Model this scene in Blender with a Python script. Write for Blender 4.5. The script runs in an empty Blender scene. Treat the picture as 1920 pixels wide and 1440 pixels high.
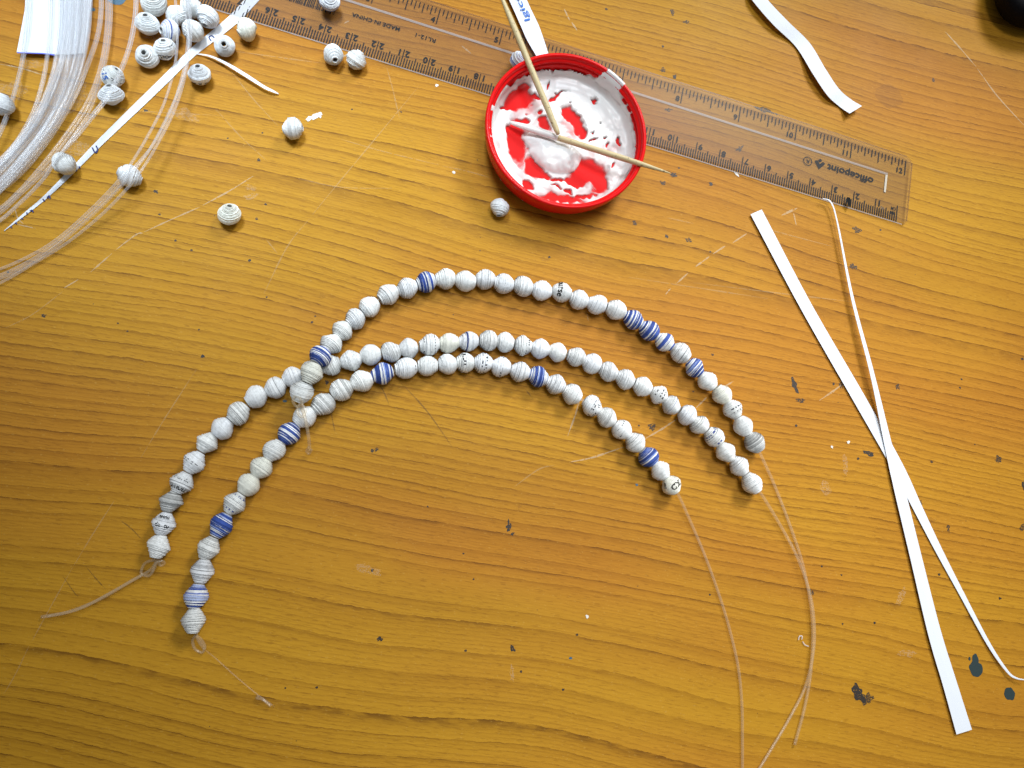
import bpy, bmesh, math, random
import numpy as np
from mathutils import Vector, Matrix, Quaternion

# ------------------------------------------------------------------ camera, world, lights, exposure
sc = bpy.context.scene
CAM = np.array([-0.05078097, -0.05821375, 0.26254403])
RIGHT = np.array([0.98180356, 0.0, 0.18989935])
UP = np.array([-0.04039402, 0.97711477, 0.20884218])
BACK = np.array([-0.18555345, -0.2127128, 0.95933476])
cd = bpy.data.cameras.new('camera')
cd.sensor_width = 36.0; cd.lens = 27.0; cd.clip_start = 0.005; cd.clip_end = 20.0
cam = bpy.data.objects.new('camera', cd); sc.collection.objects.link(cam)
cam.matrix_world = Matrix(((RIGHT[0], UP[0], BACK[0], CAM[0]), (RIGHT[1], UP[1], BACK[1], CAM[1]),
                           (RIGHT[2], UP[2], BACK[2], CAM[2]), (0, 0, 0, 1)))
sc.camera = cam
w = bpy.data.worlds.new('World'); sc.world = w; w.use_nodes = True
w.node_tree.nodes['Background'].inputs[0].default_value = (0.86, 0.93, 1.0, 1)
w.node_tree.nodes['Background'].inputs[1].default_value = 0.18

def area(name, loc, target, size, power, col, size_y=None):
    l = bpy.data.lights.new(name, 'AREA'); l.energy = power; l.color = col; l.size = size
    if size_y: l.shape = 'RECTANGLE'; l.size_y = size_y
    o = bpy.data.objects.new(name, l); sc.collection.objects.link(o); o.location = loc
    o.rotation_euler = (Vector(target) - Vector(loc)).to_track_quat('-Z', 'Y').to_euler()
    return o
def lamp(name, loc, target, size, power, col, spread):
    o = area(name, loc, target, size, power, col); o.data.spread = math.radians(spread)
lamp('window_light', (0.50, 0.66, 0.66), (0.13, 0.025, 0), 0.36, 0.58, (0.97, 0.985, 1.0), 30)
lamp('overhead_fill', (0.18, 0.12, 0.85), (0.11, -0.01, 0), 0.40, 0.31, (0.95, 0.975, 1.0), 32)  # unseen overhead fill, added to soften the shading
lamp('upper_left_fill', (-0.21, 0.34, 0.62), (-0.12, 0.155, 0), 0.22, 0.26, (0.78, 0.89, 1.0), 24)  # added cool fill that brightens the upper left corner, no second window
sc.view_settings.view_transform = 'Standard'; sc.view_settings.look = 'None'
sc.view_settings.exposure = 0.04; sc.view_settings.gamma = 1.0
sc.render.engine = 'CYCLES'
sc.cycles.use_denoising = True
sc.cycles.max_bounces = 6; sc.cycles.transparent_max_bounces = 28; sc.cycles.use_adaptive_sampling = True; sc.cycles.adaptive_threshold = 0.015
sc.cycles.caustics_reflective = False; sc.cycles.caustics_refractive = False

F = 1440.0
def P(u, v, z=0.0):
    """photo pixel -> point on the horizontal plane at height z (metres)"""
    d = RIGHT * ((u - 960) / F) - UP * ((v - 720) / F) - BACK
    t = (z - CAM[2]) / d[2]
    return CAM + t * d

# ------------------------------------------------------------------ helpers
C = sc.collection
def link(o, parent=None):
    C.objects.link(o)
    if parent is not None: o.parent = parent
    return o
def tag(o, label=None, cat=None, group=None, kind=None):
    if label: o['label'] = label
    if cat: o['category'] = cat
    if group: o['group'] = group
    if kind: o['kind'] = kind
    return o
def empty(name, loc, label, cat, group=None):
    o = bpy.data.objects.new(name, None); o.empty_display_size = 0.01
    o.location = loc; link(o); return tag(o, label, cat, group)
def mesh(name, verts, faces, mat, parent=None, smooth=False, local=False):
    v = np.asarray(verts, float)
    if parent is not None and not local:
        v = v - np.array(parent.location)[None, :]
    me = bpy.data.meshes.new(name); me.from_pydata(v.tolist(), [], [list(map(int, f)) for f in faces])
    me.materials.append(mat)
    if smooth: me.polygons.foreach_set('use_smooth', [True] * len(me.polygons))
    me.update()
    return link(bpy.data.objects.new(name, me), parent)
def catmull(pts, n=12):
    p = np.asarray(pts, float)
    if len(p) < 3:
        return np.linspace(p[0], p[-1], n + 1)
    q = np.vstack([2 * p[0] - p[1], p, 2 * p[-1] - p[-2]])
    out = []
    for i in range(1, len(q) - 2):
        a, b, c, d = q[i - 1:i + 3]
        for t in np.linspace(0, 1, n, endpoint=False):
            out.append(0.5 * ((2 * b) + (c - a) * t + (2 * a - 5 * b + 4 * c - d) * t * t + (3 * b - a - 3 * c + d) * t ** 3))
    out.append(q[-2]); return np.array(out)
def tube_data(path, r, seg=8):
    path = np.asarray(path, float); n = len(path)
    r = np.full(n, r) if np.isscalar(r) else np.asarray(r, float)
    tan = np.gradient(path, axis=0); tan /= np.linalg.norm(tan, axis=1)[:, None] + 1e-12
    up = np.array([0, 0, 1.0]); 
    if abs(tan[0] @ up) > 0.95: up = np.array([1.0, 0, 0])
    V, Fc = [], []
    nrm = up - tan[0] * (up @ tan[0]); nrm /= np.linalg.norm(nrm)
    for i in range(n):
        nrm = nrm - tan[i] * (nrm @ tan[i]); nrm /= np.linalg.norm(nrm) + 1e-12
        b = np.cross(tan[i], nrm)
        for k in range(seg):
            a = 2 * math.pi * k / seg
            V.append(path[i] + r[i] * (math.cos(a) * nrm + math.sin(a) * b))
    for i in range(n - 1):
        for k in range(seg):
            k2 = (k + 1) % seg
            Fc.append((i * seg + k, i * seg + k2, (i + 1) * seg + k2, (i + 1) * seg + k))
    Fc.append(tuple(range(seg))[::-1]); Fc.append(tuple((n - 1) * seg + k for k in range(seg)))
    return V, Fc
def tube(name, path, r, mat, parent=None, seg=8):
    V, Fc = tube_data(path, r, seg)
    return mesh(name, V, Fc, mat, parent, smooth=True)
def join(parts):
    V, Fc = [], []
    for v, f in parts:
        o = len(V); V.extend(list(v)); Fc.extend([tuple(i + o for i in q) for q in f])
    return V, Fc

# ------------------------------------------------------------------ material helpers
class NT:
    def __init__(s, name):
        s.m = bpy.data.materials.new(name); s.m.use_nodes = True; s.t = s.m.node_tree
        s.b = s.t.nodes['Principled BSDF']; s.out = s.t.nodes['Material Output']
    def n(s, typ, **kw):
        nd = s.t.nodes.new(typ)
        for k, v in kw.items(): setattr(nd, k, v)
        return nd
    def put(s, sock, v):
        if isinstance(v, bpy.types.NodeSocket): s.t.links.new(v, sock)
        else: sock.default_value = v
    def math(s, op, a, b=None, c=None, clamp=False):
        nd = s.n('ShaderNodeMath', operation=op); nd.use_clamp = clamp
        s.put(nd.inputs[0], a)
        if b is not None: s.put(nd.inputs[1], b)
        if c is not None: s.put(nd.inputs[2], c)
        return nd.outputs[0]
    def noise(s, vec, scale=1.0, detail=2.0, rough=0.5, dims='3D'):
        nd = s.n('ShaderNodeTexNoise', noise_dimensions=dims)
        if dims == '1D': s.put(nd.inputs['W'], vec)
        else: s.put(nd.inputs['Vector'], vec)
        nd.inputs['Scale'].default_value = scale; nd.inputs['Detail'].default_value = detail
        nd.inputs['Roughness'].default_value = rough
        return nd.outputs[0]
    def comb(s, x, y, z=0.0):
        nd = s.n('ShaderNodeCombineXYZ'); s.put(nd.inputs[0], x); s.put(nd.inputs[1], y); s.put(nd.inputs[2], z)
        return nd.outputs[0]
    def mix(s, f, a, b):
        nd = s.n('ShaderNodeMix', data_type='RGBA'); s.put(nd.inputs[0], f); s.put(nd.inputs[6], a); s.put(nd.inputs[7], b)
        return nd.outputs[2]
    def ramp(s, v, lo, hi):
        nd = s.n('ShaderNodeMapRange', interpolation_type='SMOOTHSTEP'); s.put(nd.inputs[0], v)
        s.put(nd.inputs[1], lo); s.put(nd.inputs[2], hi); return nd.outputs[0]
def rgb(r, g, b): return (r, g, b, 1.0)
def plain(name, col, rough=0.6, spec=0.3, bump=0.0, bscale=3000, var=0.0, vscale=400):
    k = NT(name); k.b.inputs['Roughness'].default_value = rough; k.b.inputs['Specular IOR Level'].default_value = spec
    tc = k.n('ShaderNodeTexCoord').outputs['Object']
    if var:
        f = k.noise(tc, vscale, 3)
        k.put(k.b.inputs['Base Color'], k.mix(f, rgb(*[c * (1 - var) for c in col]), rgb(*[min(1, c * (1 + var)) for c in col])))
    else: k.b.inputs['Base Color'].default_value = rgb(*col)
    if bump:
        bn = k.n('ShaderNodeBump'); bn.inputs['Strength'].default_value = bump; bn.inputs['Distance'].default_value = 0.0002
        k.put(bn.inputs['Height'], k.noise(tc, bscale, 3)); k.put(k.b.inputs['Normal'], bn.outputs[0])
    return k.m

def wood_material():
    k = NT('laminate_wood')
    tc = k.n('ShaderNodeTexCoord').outputs['Object']
    mp = k.n('ShaderNodeMapping'); mp.inputs['Rotation'].default_value = (0, 0, math.radians(9.5)); k.put(mp.inputs[0], tc)
    sp = k.n('ShaderNodeSeparateXYZ'); k.put(sp.inputs[0], mp.outputs[0]); x, y = sp.outputs[0], sp.outputs[1]
    M = k.math
    def nz(sx, sy, off, det=2.0, ro=0.5):
        return k.noise(k.comb(M('MULTIPLY', x, sx), M('MULTIPLY', y, sy), off), 1.0, det, ro)
    def cen(v, amp): return M('MULTIPLY', M('SUBTRACT', v, 0.5), amp)
    v = M('ADD', y, cen(nz(4.4, 8.0, 3.1, 1.0), 0.040))
    v = M('ADD', v, cen(nz(22, 55, 7.7, 2.0), 0.0028))
    v = M('ADD', v, cen(nz(420, 600, 1.3, 3.0), 0.00085))
    # irregular ring spacing
    s0 = M('MULTIPLY', v, 215.0)
    s0 = M('ADD', s0, cen(k.noise(v, 9, 0, 0.5, '1D'), 15.0))
    s0 = M('ADD', s0, cen(k.noise(v, 60, 1, 0.5, '1D'), 3.0))
    fr = M('FRACT', s0)
    cell = M('FLOOR', s0)
    wn = k.n('ShaderNodeTexWhiteNoise', noise_dimensions='1D'); k.put(wn.inputs['W'], cell); cr = wn.outputs[0]
    line = M('MULTIPLY', M('POWER', fr, 10.0), M('ADD', 0.30, M('MULTIPLY', cr, 0.70)))
    line = M('MULTIPLY', line, M('ADD', 0.30, k.ramp(nz(130, 500, 9.0, 3), 0.36, 0.60)))
    ring = M('MULTIPLY', M('POWER', fr, 1.6), 0.55)
    s1 = M('ADD', M('MULTIPLY', v, 720.0), cen(k.noise(v, 110, 1, 0.5, '1D'), 4.0))
    fine = M('MULTIPLY', M('POWER', M('FRACT', s1), 4.0), k.ramp(nz(10, 40, 5.5, 2), 0.30, 0.58))
    fibre = nz(140, 2400, 2.2, 3.0, 0.6)
    fleck = k.ramp(nz(300, 2300, 4.2, 1.5), 0.57, 0.70)
    mott = nz(7, 22, 6.6, 3.0)
    board = nz(2.2, 5.0, 8.1, 1.0)
    tone = M('ADD', M('MULTIPLY', ring, 0.55), M('MULTIPLY', mott, 0.55))
    tone = M('ADD', tone, cen(fibre, 0.62)); tone = M('ADD', tone, cen(board, 0.35))
    hue = k.ramp(nz(5.0, 14.0, 21.0, 2.0), 0.36, 0.66)
    light = k.mix(hue, rgb(0.560, 0.290, 0.020), rgb(0.520, 0.225, 0.021))
    dark = k.mix(hue, rgb(0.310, 0.135, 0.006), rgb(0.260, 0.088, 0.006))
    col = k.mix(M('MULTIPLY', tone, 1.0, clamp=True), light, dark)
    col = k.mix(M('MULTIPLY', fine, 0.34, clamp=True), col, rgb(0.165, 0.058, 0.006))
    col = k.mix(M('MULTIPLY', line, 0.82, clamp=True), col, rgb(0.085, 0.028, 0.004))
    col = k.mix(M('MULTIPLY', fleck, 0.30), col, rgb(0.16, 0.055, 0.005))
    lt = k.ramp(nz(900, 1500, 11.0, 1.0), 0.66, 0.74)
    col = k.mix(M('MULTIPLY', lt, 0.18), col, rgb(0.66, 0.42, 0.11))
    k.put(k.b.inputs['Base Color'], col)
    k.put(k.b.inputs['Roughness'], M('ADD', 0.46, M('MULTIPLY', nz(40, 60, 12.0, 3), 0.16)))
    k.b.inputs['Specular IOR Level'].default_value = 0.11
    bn = k.n('ShaderNodeBump'); bn.inputs['Strength'].default_value = 0.22; bn.inputs['Distance'].default_value = 0.00012
    k.put(bn.inputs['Height'], M('ADD', k.noise(tc, 1600, 3), M('MULTIPLY', fibre, 0.6)))
    k.put(k.b.inputs['Normal'], bn.outputs[0])
    return k.m

def stain_material(name, col, cover=0.5, scale=900, rough=0.6, alpha=1.0):
    """ragged mark: noise decides where the pigment holds"""
    k = NT(name); tc = k.n('ShaderNodeTexCoord').outputs['Object']
    k.b.inputs['Base Color'].default_value = rgb(*col); k.b.inputs['Roughness'].default_value = rough
    f = k.noise(tc, scale, 4, 0.65)
    a = k.math('MULTIPLY', k.ramp(f, 0.5 - cover * 0.35, 0.62 - cover * 0.35), alpha)
    k.put(k.b.inputs['Alpha'], a); return k.m

def ink_attr_material(name, rough=0.62):
    k = NT(name); at = k.n('ShaderNodeAttribute', attribute_name='ink')
    tc = k.n('ShaderNodeTexCoord').outputs['Object']
    oi = k.n('ShaderNodeObjectInfo')
    f = k.noise(k.comb(k.math('MULTIPLY', oi.outputs['Random'], 50), 0, 0), 1.0)
    gr = k.n('ShaderNodeMix', data_type='RGBA'); gr.blend_type = 'MULTIPLY'
    n1 = k.noise(tc, 1100, 4, 0.6)
    k.put(gr.inputs[0], 1.0); k.put(gr.inputs[6], at.outputs['Color'])
    k.put(gr.inputs[7], k.mix(k.ramp(n1, 0.3, 0.62), rgb(0.80, 0.80, 0.79), rgb(1, 1, 1)))
    k.put(k.b.inputs['Base Color'], gr.outputs[2]); k.b.inputs['Roughness'].default_value = rough
    k.b.inputs['Specular IOR Level'].default_value = 0.25
    bn = k.n('ShaderNodeBump'); bn.inputs['Strength'].default_value = 0.35; bn.inputs['Distance'].default_value = 0.00015
    k.put(bn.inputs['Height'], k.noise(tc, 2200, 3)); k.put(k.b.inputs['Normal'], bn.outputs[0])
    return k.m

def clear_plastic(name, haze, tint, gloss_rough=0.12, edge=0.0, diffuse=(0.85, 0.85, 0.83), gloss=1.0):
    """clear plastic: see-through, a little milky, with a surface reflection and edge highlights painted as pale diffuse at grazing angles"""
    k = NT(name); k.t.nodes.remove(k.b)
    tr = k.n('ShaderNodeBsdfTransparent'); tr.inputs[0].default_value = rgb(*tint)
    df = k.n('ShaderNodeBsdfDiffuse'); df.inputs[0].default_value = rgb(*diffuse)
    gl = k.n('ShaderNodeBsdfGlossy'); gl.inputs['Roughness'].default_value = gloss_rough
    lw = k.n('ShaderNodeLayerWeight'); lw.inputs['Blend'].default_value = 0.35
    lw.inputs['Blend'].default_value = 0.5
    fr = k.math('MULTIPLY', k.math('ADD', 0.04, k.math('MULTIPLY', k.math('POWER', lw.outputs['Facing'], 5.0), 0.6)), gloss)
    f = k.math('ADD', haze, k.math('MULTIPLY', k.math('POWER', lw.outputs['Facing'], 2.6), edge), clamp=True)  # edge term paints the whitish rim highlight as diffuse colour
    m1 = k.n('ShaderNodeMixShader'); k.put(m1.inputs[0], f); k.put(m1.inputs[1], tr.outputs[0]); k.put(m1.inputs[2], df.outputs[0])
    m2 = k.n('ShaderNodeMixShader'); k.put(m2.inputs[0], fr); k.put(m2.inputs[1], m1.outputs[0]); k.put(m2.inputs[2], gl.outputs[0])
    k.put(k.out.inputs['Surface'], m2.outputs[0]); return k.m

M_wood = wood_material()
M_paper = plain('white_paper', (0.74, 0.775, 0.82), 0.7, 0.2, 0.25, 2500, 0.02, 150)
M_bead = ink_attr_material('rolled_paper')
M_cord = clear_plastic('clear_elastic', 0.11, (0.99, 0.97, 0.94), 0.2, 0.30, (0.88, 0.74, 0.50))
M_thread = clear_plastic('thin_clear_elastic', 0.012, (0.99, 0.98, 0.97), 0.3, 0.05, (0.85, 0.75, 0.6), 0.4)
M_coil = clear_plastic('clear_nylon', 0.085, (0.985, 0.985, 0.985), 0.2, 0.85, (0.90, 0.92, 0.96), 0.6)
M_ruler = clear_plastic('ruler_plastic', 0.013, (0.90, 0.89, 0.885), 0.30, 0.0, (0.80, 0.80, 0.80), 0.12)
M_groove = clear_plastic('frosted_groove', 0.42, (0.9, 0.9, 0.9), 0.4, 0.0, (0.66, 0.67, 0.68), 0.3)
M_redge = clear_plastic('ruler_edge_shade', 0.05, (0.62, 0.56, 0.50), 0.3, 0.0, (0.5, 0.45, 0.4), 0.3)
M_groove_end = plain('frosted_groove_end', (0.78, 0.74, 0.60), 0.5)
M_black = plain('black_print', (0.010, 0.009, 0.008), 0.6, 0.05)
M_inkblue = plain('blue_print', (0.03, 0.14, 0.50), 0.6)
M_pen = plain('pen_ink', (0.02, 0.03, 0.14), 0.6)
M_red = plain('red_plastic', (0.70, 0.006, 0.006), 0.24, 0.16, 0.05, 700)
M_stick = None

# ------------------------------------------------------------------ the table
def build_table():
    h = 0.9
    V = [(-h, -h, 0), (h, -h, 0), (h, h, 0), (-h, h, 0), (-h, -h, -0.025), (h, -h, -0.025), (h, h, -0.025), (-h, h, -0.025)]
    Fc = [(0, 1, 2, 3), (7, 6, 5, 4), (0, 4, 5, 1), (1, 5, 6, 2), (2, 6, 7, 3), (3, 7, 4, 0)]
    t = mesh('table_top', V, Fc, M_wood); tag(t, kind='structure'); return t
table = build_table()

rs = random.Random(11)
def blob_data(u, v, rx, ry, ang=0.0, jag=0.3, z=0.00004, n=22, seed=0):
    r = random.Random(seed); ph = [r.uniform(0, 6.28) for _ in range(5)]; am = [r.uniform(0.3, 1) for _ in range(5)]
    c = P(u, v, z); sx = np.linalg.norm(P(u + 1, v, z) - c); a0 = math.radians(ang)
    V = [tuple(c)]
    for i in range(n):
        t = 2 * math.pi * i / n
        k = 1 + jag * sum(am[j] * math.sin((j + 2) * t + ph[j]) for j in range(5)) / 2.2
        x, y = rx * k * math.cos(t), ry * k * math.sin(t)
        V.append((c[0] + sx * (x * math.cos(a0) - y * math.sin(a0)), c[1] + sx * (x * math.sin(a0) + y * math.cos(a0)), z))
    return V, [(0, i + 1, (i + 1) % n + 1) for i in range(n)]
def ribbon_data(pts, wpx, z=0.00006, n=6, taper=True, seed=0, jit=0.0):
    r = random.Random(seed)
    w3 = catmull([P(u, v, z) for u, v in pts], n)
    s = np.linalg.norm(P(pts[0][0] + 1, pts[0][1]) - P(*pts[0]))
    tan = np.gradient(w3, axis=0); tan /= np.linalg.norm(tan, axis=1)[:, None] + 1e-12
    nr = np.stack([-tan[:, 1], tan[:, 0], 0 * tan[:, 0]], 1)
    m = len(w3); V = []
    for i in range(m):
        k = wpx * s * 0.5 * (min(1, 0.25 + 3 * min(i, m - 1 - i) / m) if taper else 1) * (1 + jit * r.uniform(-1, 1))
        V += [w3[i] + nr[i] * k, w3[i] - nr[i] * k]
    return V, [(2 * i, 2 * i + 1, 2 * i + 3, 2 * i + 2) for i in range(m - 1)]

M_dirt = stain_material('dark_grime', (0.016, 0.010, 0.005), 0.44, 2000)
M_dirt2 = stain_material('worn_dark_mark', (0.030, 0.020, 0.010), 0.26, 2200, alpha=0.9)
M_green = plain('dark_green_paint', (0.022, 0.040, 0.040), 0.45, 0.4, 0.2, 900)
M_bluep = plain('blue_paint', (0.030, 0.095, 0.150), 0.5, 0.4, 0.2, 900)
M_faint = stain_material('brown_ring_mark', (0.22, 0.075, 0.008), 0.6, 500, alpha=0.11)
M_scr = stain_material('pale_scratch', (0.74, 0.56, 0.32), 0.46, 900, alpha=0.44)
M_scr2 = stain_material('fine_scratch', (0.70, 0.47, 0.20), 0.45, 700, alpha=0.26)
M_pencil = stain_material('pencil_line', (0.05, 0.03, 0.015), 0.5, 600, alpha=0.30)
M_flake = plain('dried_glue_flake', (0.72, 0.69, 0.62), 0.5)
M_dust = stain_material('dried_glue_smear', (0.78, 0.70, 0.60), 0.16, 1900, alpha=0.13)
M_clearbit = clear_plastic('clear_shaving', 0.30, (1, 1, 1), 0.1, 0.6, (0.95, 0.93, 0.93))

def build_marks():
    small = []
    # u, v, rx, ry, angle, kind
    marks = [(1243, 131, 7, 5, 30, 1), (1265, 144, 4, 6, 0, 0), (1253, 206, 9, 4, 0, 1), (1433, 206, 20, 6, -10, 1), (1387, 279, 9, 5, 40, 1),
             (1263, 328, 8, 5, 20, 0), (1243, 343, 8, 4, -20, 1), (1333, 345, 4, 5, 0, 0), (1607, 431, 9, 7, -20, 1), (1600, 500, 9, 6, 0, 1),
             (1190, 418, 5, 6, 0, 1), (1250, 443, 4, 4, 0, 0), (1291, 450, 7, 5, 10, 1), (1577, 722, 4, 8, 0, 1), (1683, 725, 5, 6, 0, 1),
             (1503, 751, 7, 5, 0, 1), (1637, 774, 12, 11, 0, 2), (1629, 850, 13, 5, -10, 0), (1872, 861, 7, 8, 30, 1), (1919, 911, 4, 8, 0, 0),
             (1918, 989, 9, 6, 15, 1), (1725, 943, 5, 5, 0, 1), (1747, 976, 8, 6, 0, 2), (1778, 990, 4, 7, 0, 1), (1490, 722, 6, 16, 15, 0),
             (1499, 751, 8, 4, 0, 1), (1223, 800, 10, 7, 30, 1), (1609, 1300, 13, 18, 20, 0), (1625, 1310, 14, 12, 0, 1), (1522, 1111, 5, 6, 0, 1),
             (954, 987, 6, 12, -10, 0), (961, 1001, 5, 3, 30, 0), (974, 950, 4, 5, 0, 2), (712, 1198, 7, 5, 20, 0), (961, 1216, 5, 8, 20, 0),
             (292, 359, 6, 4, 0, 0), (82, 592, 5, 5, 0, 0), (273, 207, 6, 3, 0, 0), (485, 300, 4, 4, 0, 0), (380, 668, 4, 5, 0, 0),
             (605, 554, 7, 6, 0, 2), (1021, 486, 10, 6, 0, 2), (1261, 23, 5, 7, 0, 1), (1287, 41, 7, 4, 0, 1), (1750, 150, 3, 5, 0, 1),
             (698, 845, 4, 5, 0, 1), (706, 843, 6, 4, 20, 1), (481, 410, 3, 4, 0, 1), (613, 717, 4, 5, 0, 0), (1192, 1030, 5, 4, 0, 2)]
    for i, (u, v, rx, ry, a, kd) in enumerate(marks):
        V, Fc = blob_data(u, v, rx * 0.78, ry * 0.78, a, 0.45, 0.00004 + 0.000001 * (i % 7), seed=i)
        mesh('stain', V, Fc, (M_dirt, M_dirt2, M_faint)[kd], table)
    for u, v, r in [(1456, 214, 3), (1332, 472, 3), (1563, 720, 4), (1644, 801, 3), (1609, 860, 4), (1747, 866, 4), (1828, 833, 2), (1336, 665, 4),
                    (1300, 734, 3), (1198, 798, 3), (1493, 798, 4), (1720, 1110, 4), (1875, 1122, 4), (1761, 1077, 4), (802, 950, 3), (869, 1038, 3),
                    (698, 1069, 5), (873, 1220, 4), (1082, 1190, 4), (1056, 1293, 4), (888, 1086, 3), (977, 1259, 4), (299, 402, 4), (329, 451, 4),
                    (359, 469, 4), (221, 606, 3), (239, 621, 3), (15, 510, 4), (468, 488, 5), (498, 383, 4), (373, 618, 3), (500, 557, 3),
                    (492, 249, 3), (427, 259, 3), (585, 604, 4), (591, 593, 3), (1030, 482, 4), (1137, 17, 4), (1243, 87, 4), (1651, 431, 3),
                    (1273, 315, 3), (1331, 1115, 3), (1541, 1062, 3), (1578, 1078, 3), (1580, 1170, 3), (1640, 1168, 4), (535, 1290, 3), (594, 1289, 4),
                    (1803, 711, 3), (1800, 727, 3), (1917, 673, 4), (752, 210, 3), (660, 205, 3), (895, 300, 2), (900, 470, 2), (850, 590, 2), (690, 585, 2)]:
        small.append(blob_data(u, v, r * 0.62, r * 0.55, 0, 0.3, 0.00005, 9, seed=u))
    rr = random.Random(5)
    for _ in range(25):
        small.append(blob_data(rr.uniform(0, 1920), rr.uniform(120, 1440), rr.uniform(0.5, 1.1), rr.uniform(0.5, 1.0), 0, 0.3, 0.00005, 7, seed=_))
    V, Fc = join(small); tag(mesh('speck', V, Fc, M_dirt, table), kind='stuff')
    # paint spots
    for (u, v, rx, ry, a, m, s) in [(1830, 1254, 12, 13, 0, M_green, 1), (1829, 1240, 6, 12, -8, M_green, 2), (1818, 1235, 2, 3, 0, M_green, 3),
                                    (1893, 1301, 10, 10, 0, M_green, 4), (219, -6, 18, 19, 0, M_bluep, 5), (174, 18, 5, 4, 0, M_bluep, 6),
                                    (1070, 1234, 3, 2.2, 0, M_bluep, 7), (1194, 909, 2.5, 2.2, 0, M_bluep, 8), (534, 752, 4, 2.5, 0, M_bluep, 9)]:
        V, Fc = blob_data(u, v, rx, ry, a, 0.14, 0.00006 + s * 1e-6, 26, seed=40 + s); mesh('paint_spot', V, Fc, m, table)
    V, Fc = blob_data(1667, 180, 24, 22, 0, 0.12, 0.00003, 30, 3); mesh('ring_stain', V, Fc, M_faint, table)
    # scratches
    pale = [[(1400, 438), (1374, 455)], [(1360, 461), (1337, 476)], [(1330, 481), (1304, 500)], [(1290, 512), (1268, 532)], [(1258, 540), (1248, 552)],
            [(1495, 390), (1465, 404)], [(1488, 400), (1493, 422)], [(1375, 715), (1355, 727)], [(1325, 745), (1305, 765)], [(1270, 785), (1240, 805), (1205, 825)],
            [(1170, 838), (1110, 858), (1070, 866)], [(1088, 745), (1078, 780), (1064, 818)],
            [(475, 330), (430, 358), (380, 385)], [(375, 388), (320, 412), (270, 435)], [(268, 437), (255, 440), (215, 470)], [(210, 475), (170, 510)],
            [(147, 524), (120, 540)], [(1773, 60), (1800, 90), (1830, 125)], [(1832, 128), (1870, 180), (1920, 235)], [(1058, 17), (1068, 38)], [(1072, 42), (1082, 57)],
            [(1577, 722), (1560, 735), (1536, 751)], [(0, 120), (40, 128), (82, 141)], [(655, 38), (645, 44)], [(866, 86), (884, 101)], [(664, 100), (640, 106)],
            [(30, 420), (66, 428)], [(28, 392), (34, 410), (44, 420)]]
    for i, p in enumerate(pale):
        V, Fc = ribbon_data(p, 2.8, seed=i, jit=0.5, z=0.00007 + 1e-6 * (i % 5)); mesh('scratch', V, Fc, M_scr, table)
    fine = [[(787, 160), (667, 304), (586, 402)], [(580, 410), (539, 462), (495, 550)], [(368, 693), (310, 783), (264, 858)], [(214, 939), (175, 1000), (138, 1061)],
            [(136, 1064), (91, 1145), (60, 1202)], [(55, 1210), (30, 1262), (8, 1300)], [(405, 205), (450, 255), (501, 302)], [(428, 126), (470, 180), (521, 236)],
            [(725, 126), (737, 170), (749, 222)], [(639, 261), (723, 285), (822, 309)], [(830, 311), (880, 322), (926, 335)], [(560, 335), (640, 351), (735, 353)],
            [(215, 200), (260, 208), (420, 217)], [(0, 160), (60, 162)], [(1250, 408), (1300, 419)], [(1420, 425), (1560, 462)], [(1300, 530), (1480, 552), (1600, 566)],
            [(500, 450), (520, 475)], [(120, 545), (60, 590), (10, 615)], [(1040, 872), (1010, 880), (965, 912)], [(1180, 520), (1440, 560)], [(1100, 580), (1103, 602)], [(600, 118), (440, 96)]]
    for i, p in enumerate(fine):
        V, Fc = ribbon_data(p, 2.0, seed=50 + i, jit=0.5, z=0.00009 + 1e-6 * (i % 5)); mesh('scratch', V, Fc, M_scr2, table)
    for i, p in enumerate([[(713, 723), (722, 740), (730, 760)], [(752, 718), (800, 770), (848, 838)], [(225, 975), (245, 990), (265, 1010)], [(118, 1080), (140, 1112), (148, 1118)],
                           [(160, 1060), (180, 1085), (198, 1104)], [(985, 730), (1000, 748)], [(620, 770), (628, 810)]]):
        V, Fc = ribbon_data(p, 2.0, seed=90 + i, jit=0.4, z=0.00011); mesh('scratch', V, Fc, M_pencil, table)
    for i, (u, v, rx, ry) in enumerate([(580, 222, 8, 4), (591, 218, 8, 6), (600, 215, 6, 4), (819, 160, 3, 3), (1101, 1156, 3, 3), (1591, 829, 3, 2.4), (1560, 838, 2, 2.6), (1381, 326, 2.4, 6), (851, 323, 3, 3)]):
        V, Fc = blob_data(u, v, rx, ry, rs.uniform(0, 90), 0.3, 0.00013 + 1e-6 * i, 14, seed=i + 70); mesh('glue_flake', V, Fc, M_flake, table)
    for i, (u, v, rx, ry, a) in enumerate([(145, 185, 14, 34, -25), (140, 280, 30, 18, 10), (345, 215, 30, 12, -10), (470, 368, 14, 6, 20), (1690, 1118, 6, 16, -30), (1585, 871, 5, 18, 0), (1548, 915, 10, 12, 0),
                                           (20, 170, 30, 22, 0), (60, 120, 20, 10, 0), (300, 70, 30, 10, 10), (690, 1068, 26, 8, -15), (1700, 1225, 16, 6, 0), (470, 352, 10, 6, 0), (960, 1262, 4, 14, 0)]):
        V, Fc = blob_data(u, v, rx, ry, a, 0.3, 0.00015 + 1e-6 * i, 20, seed=i + 120); mesh('glue_smear', V, Fc, M_dust, table)
build_marks()

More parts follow.
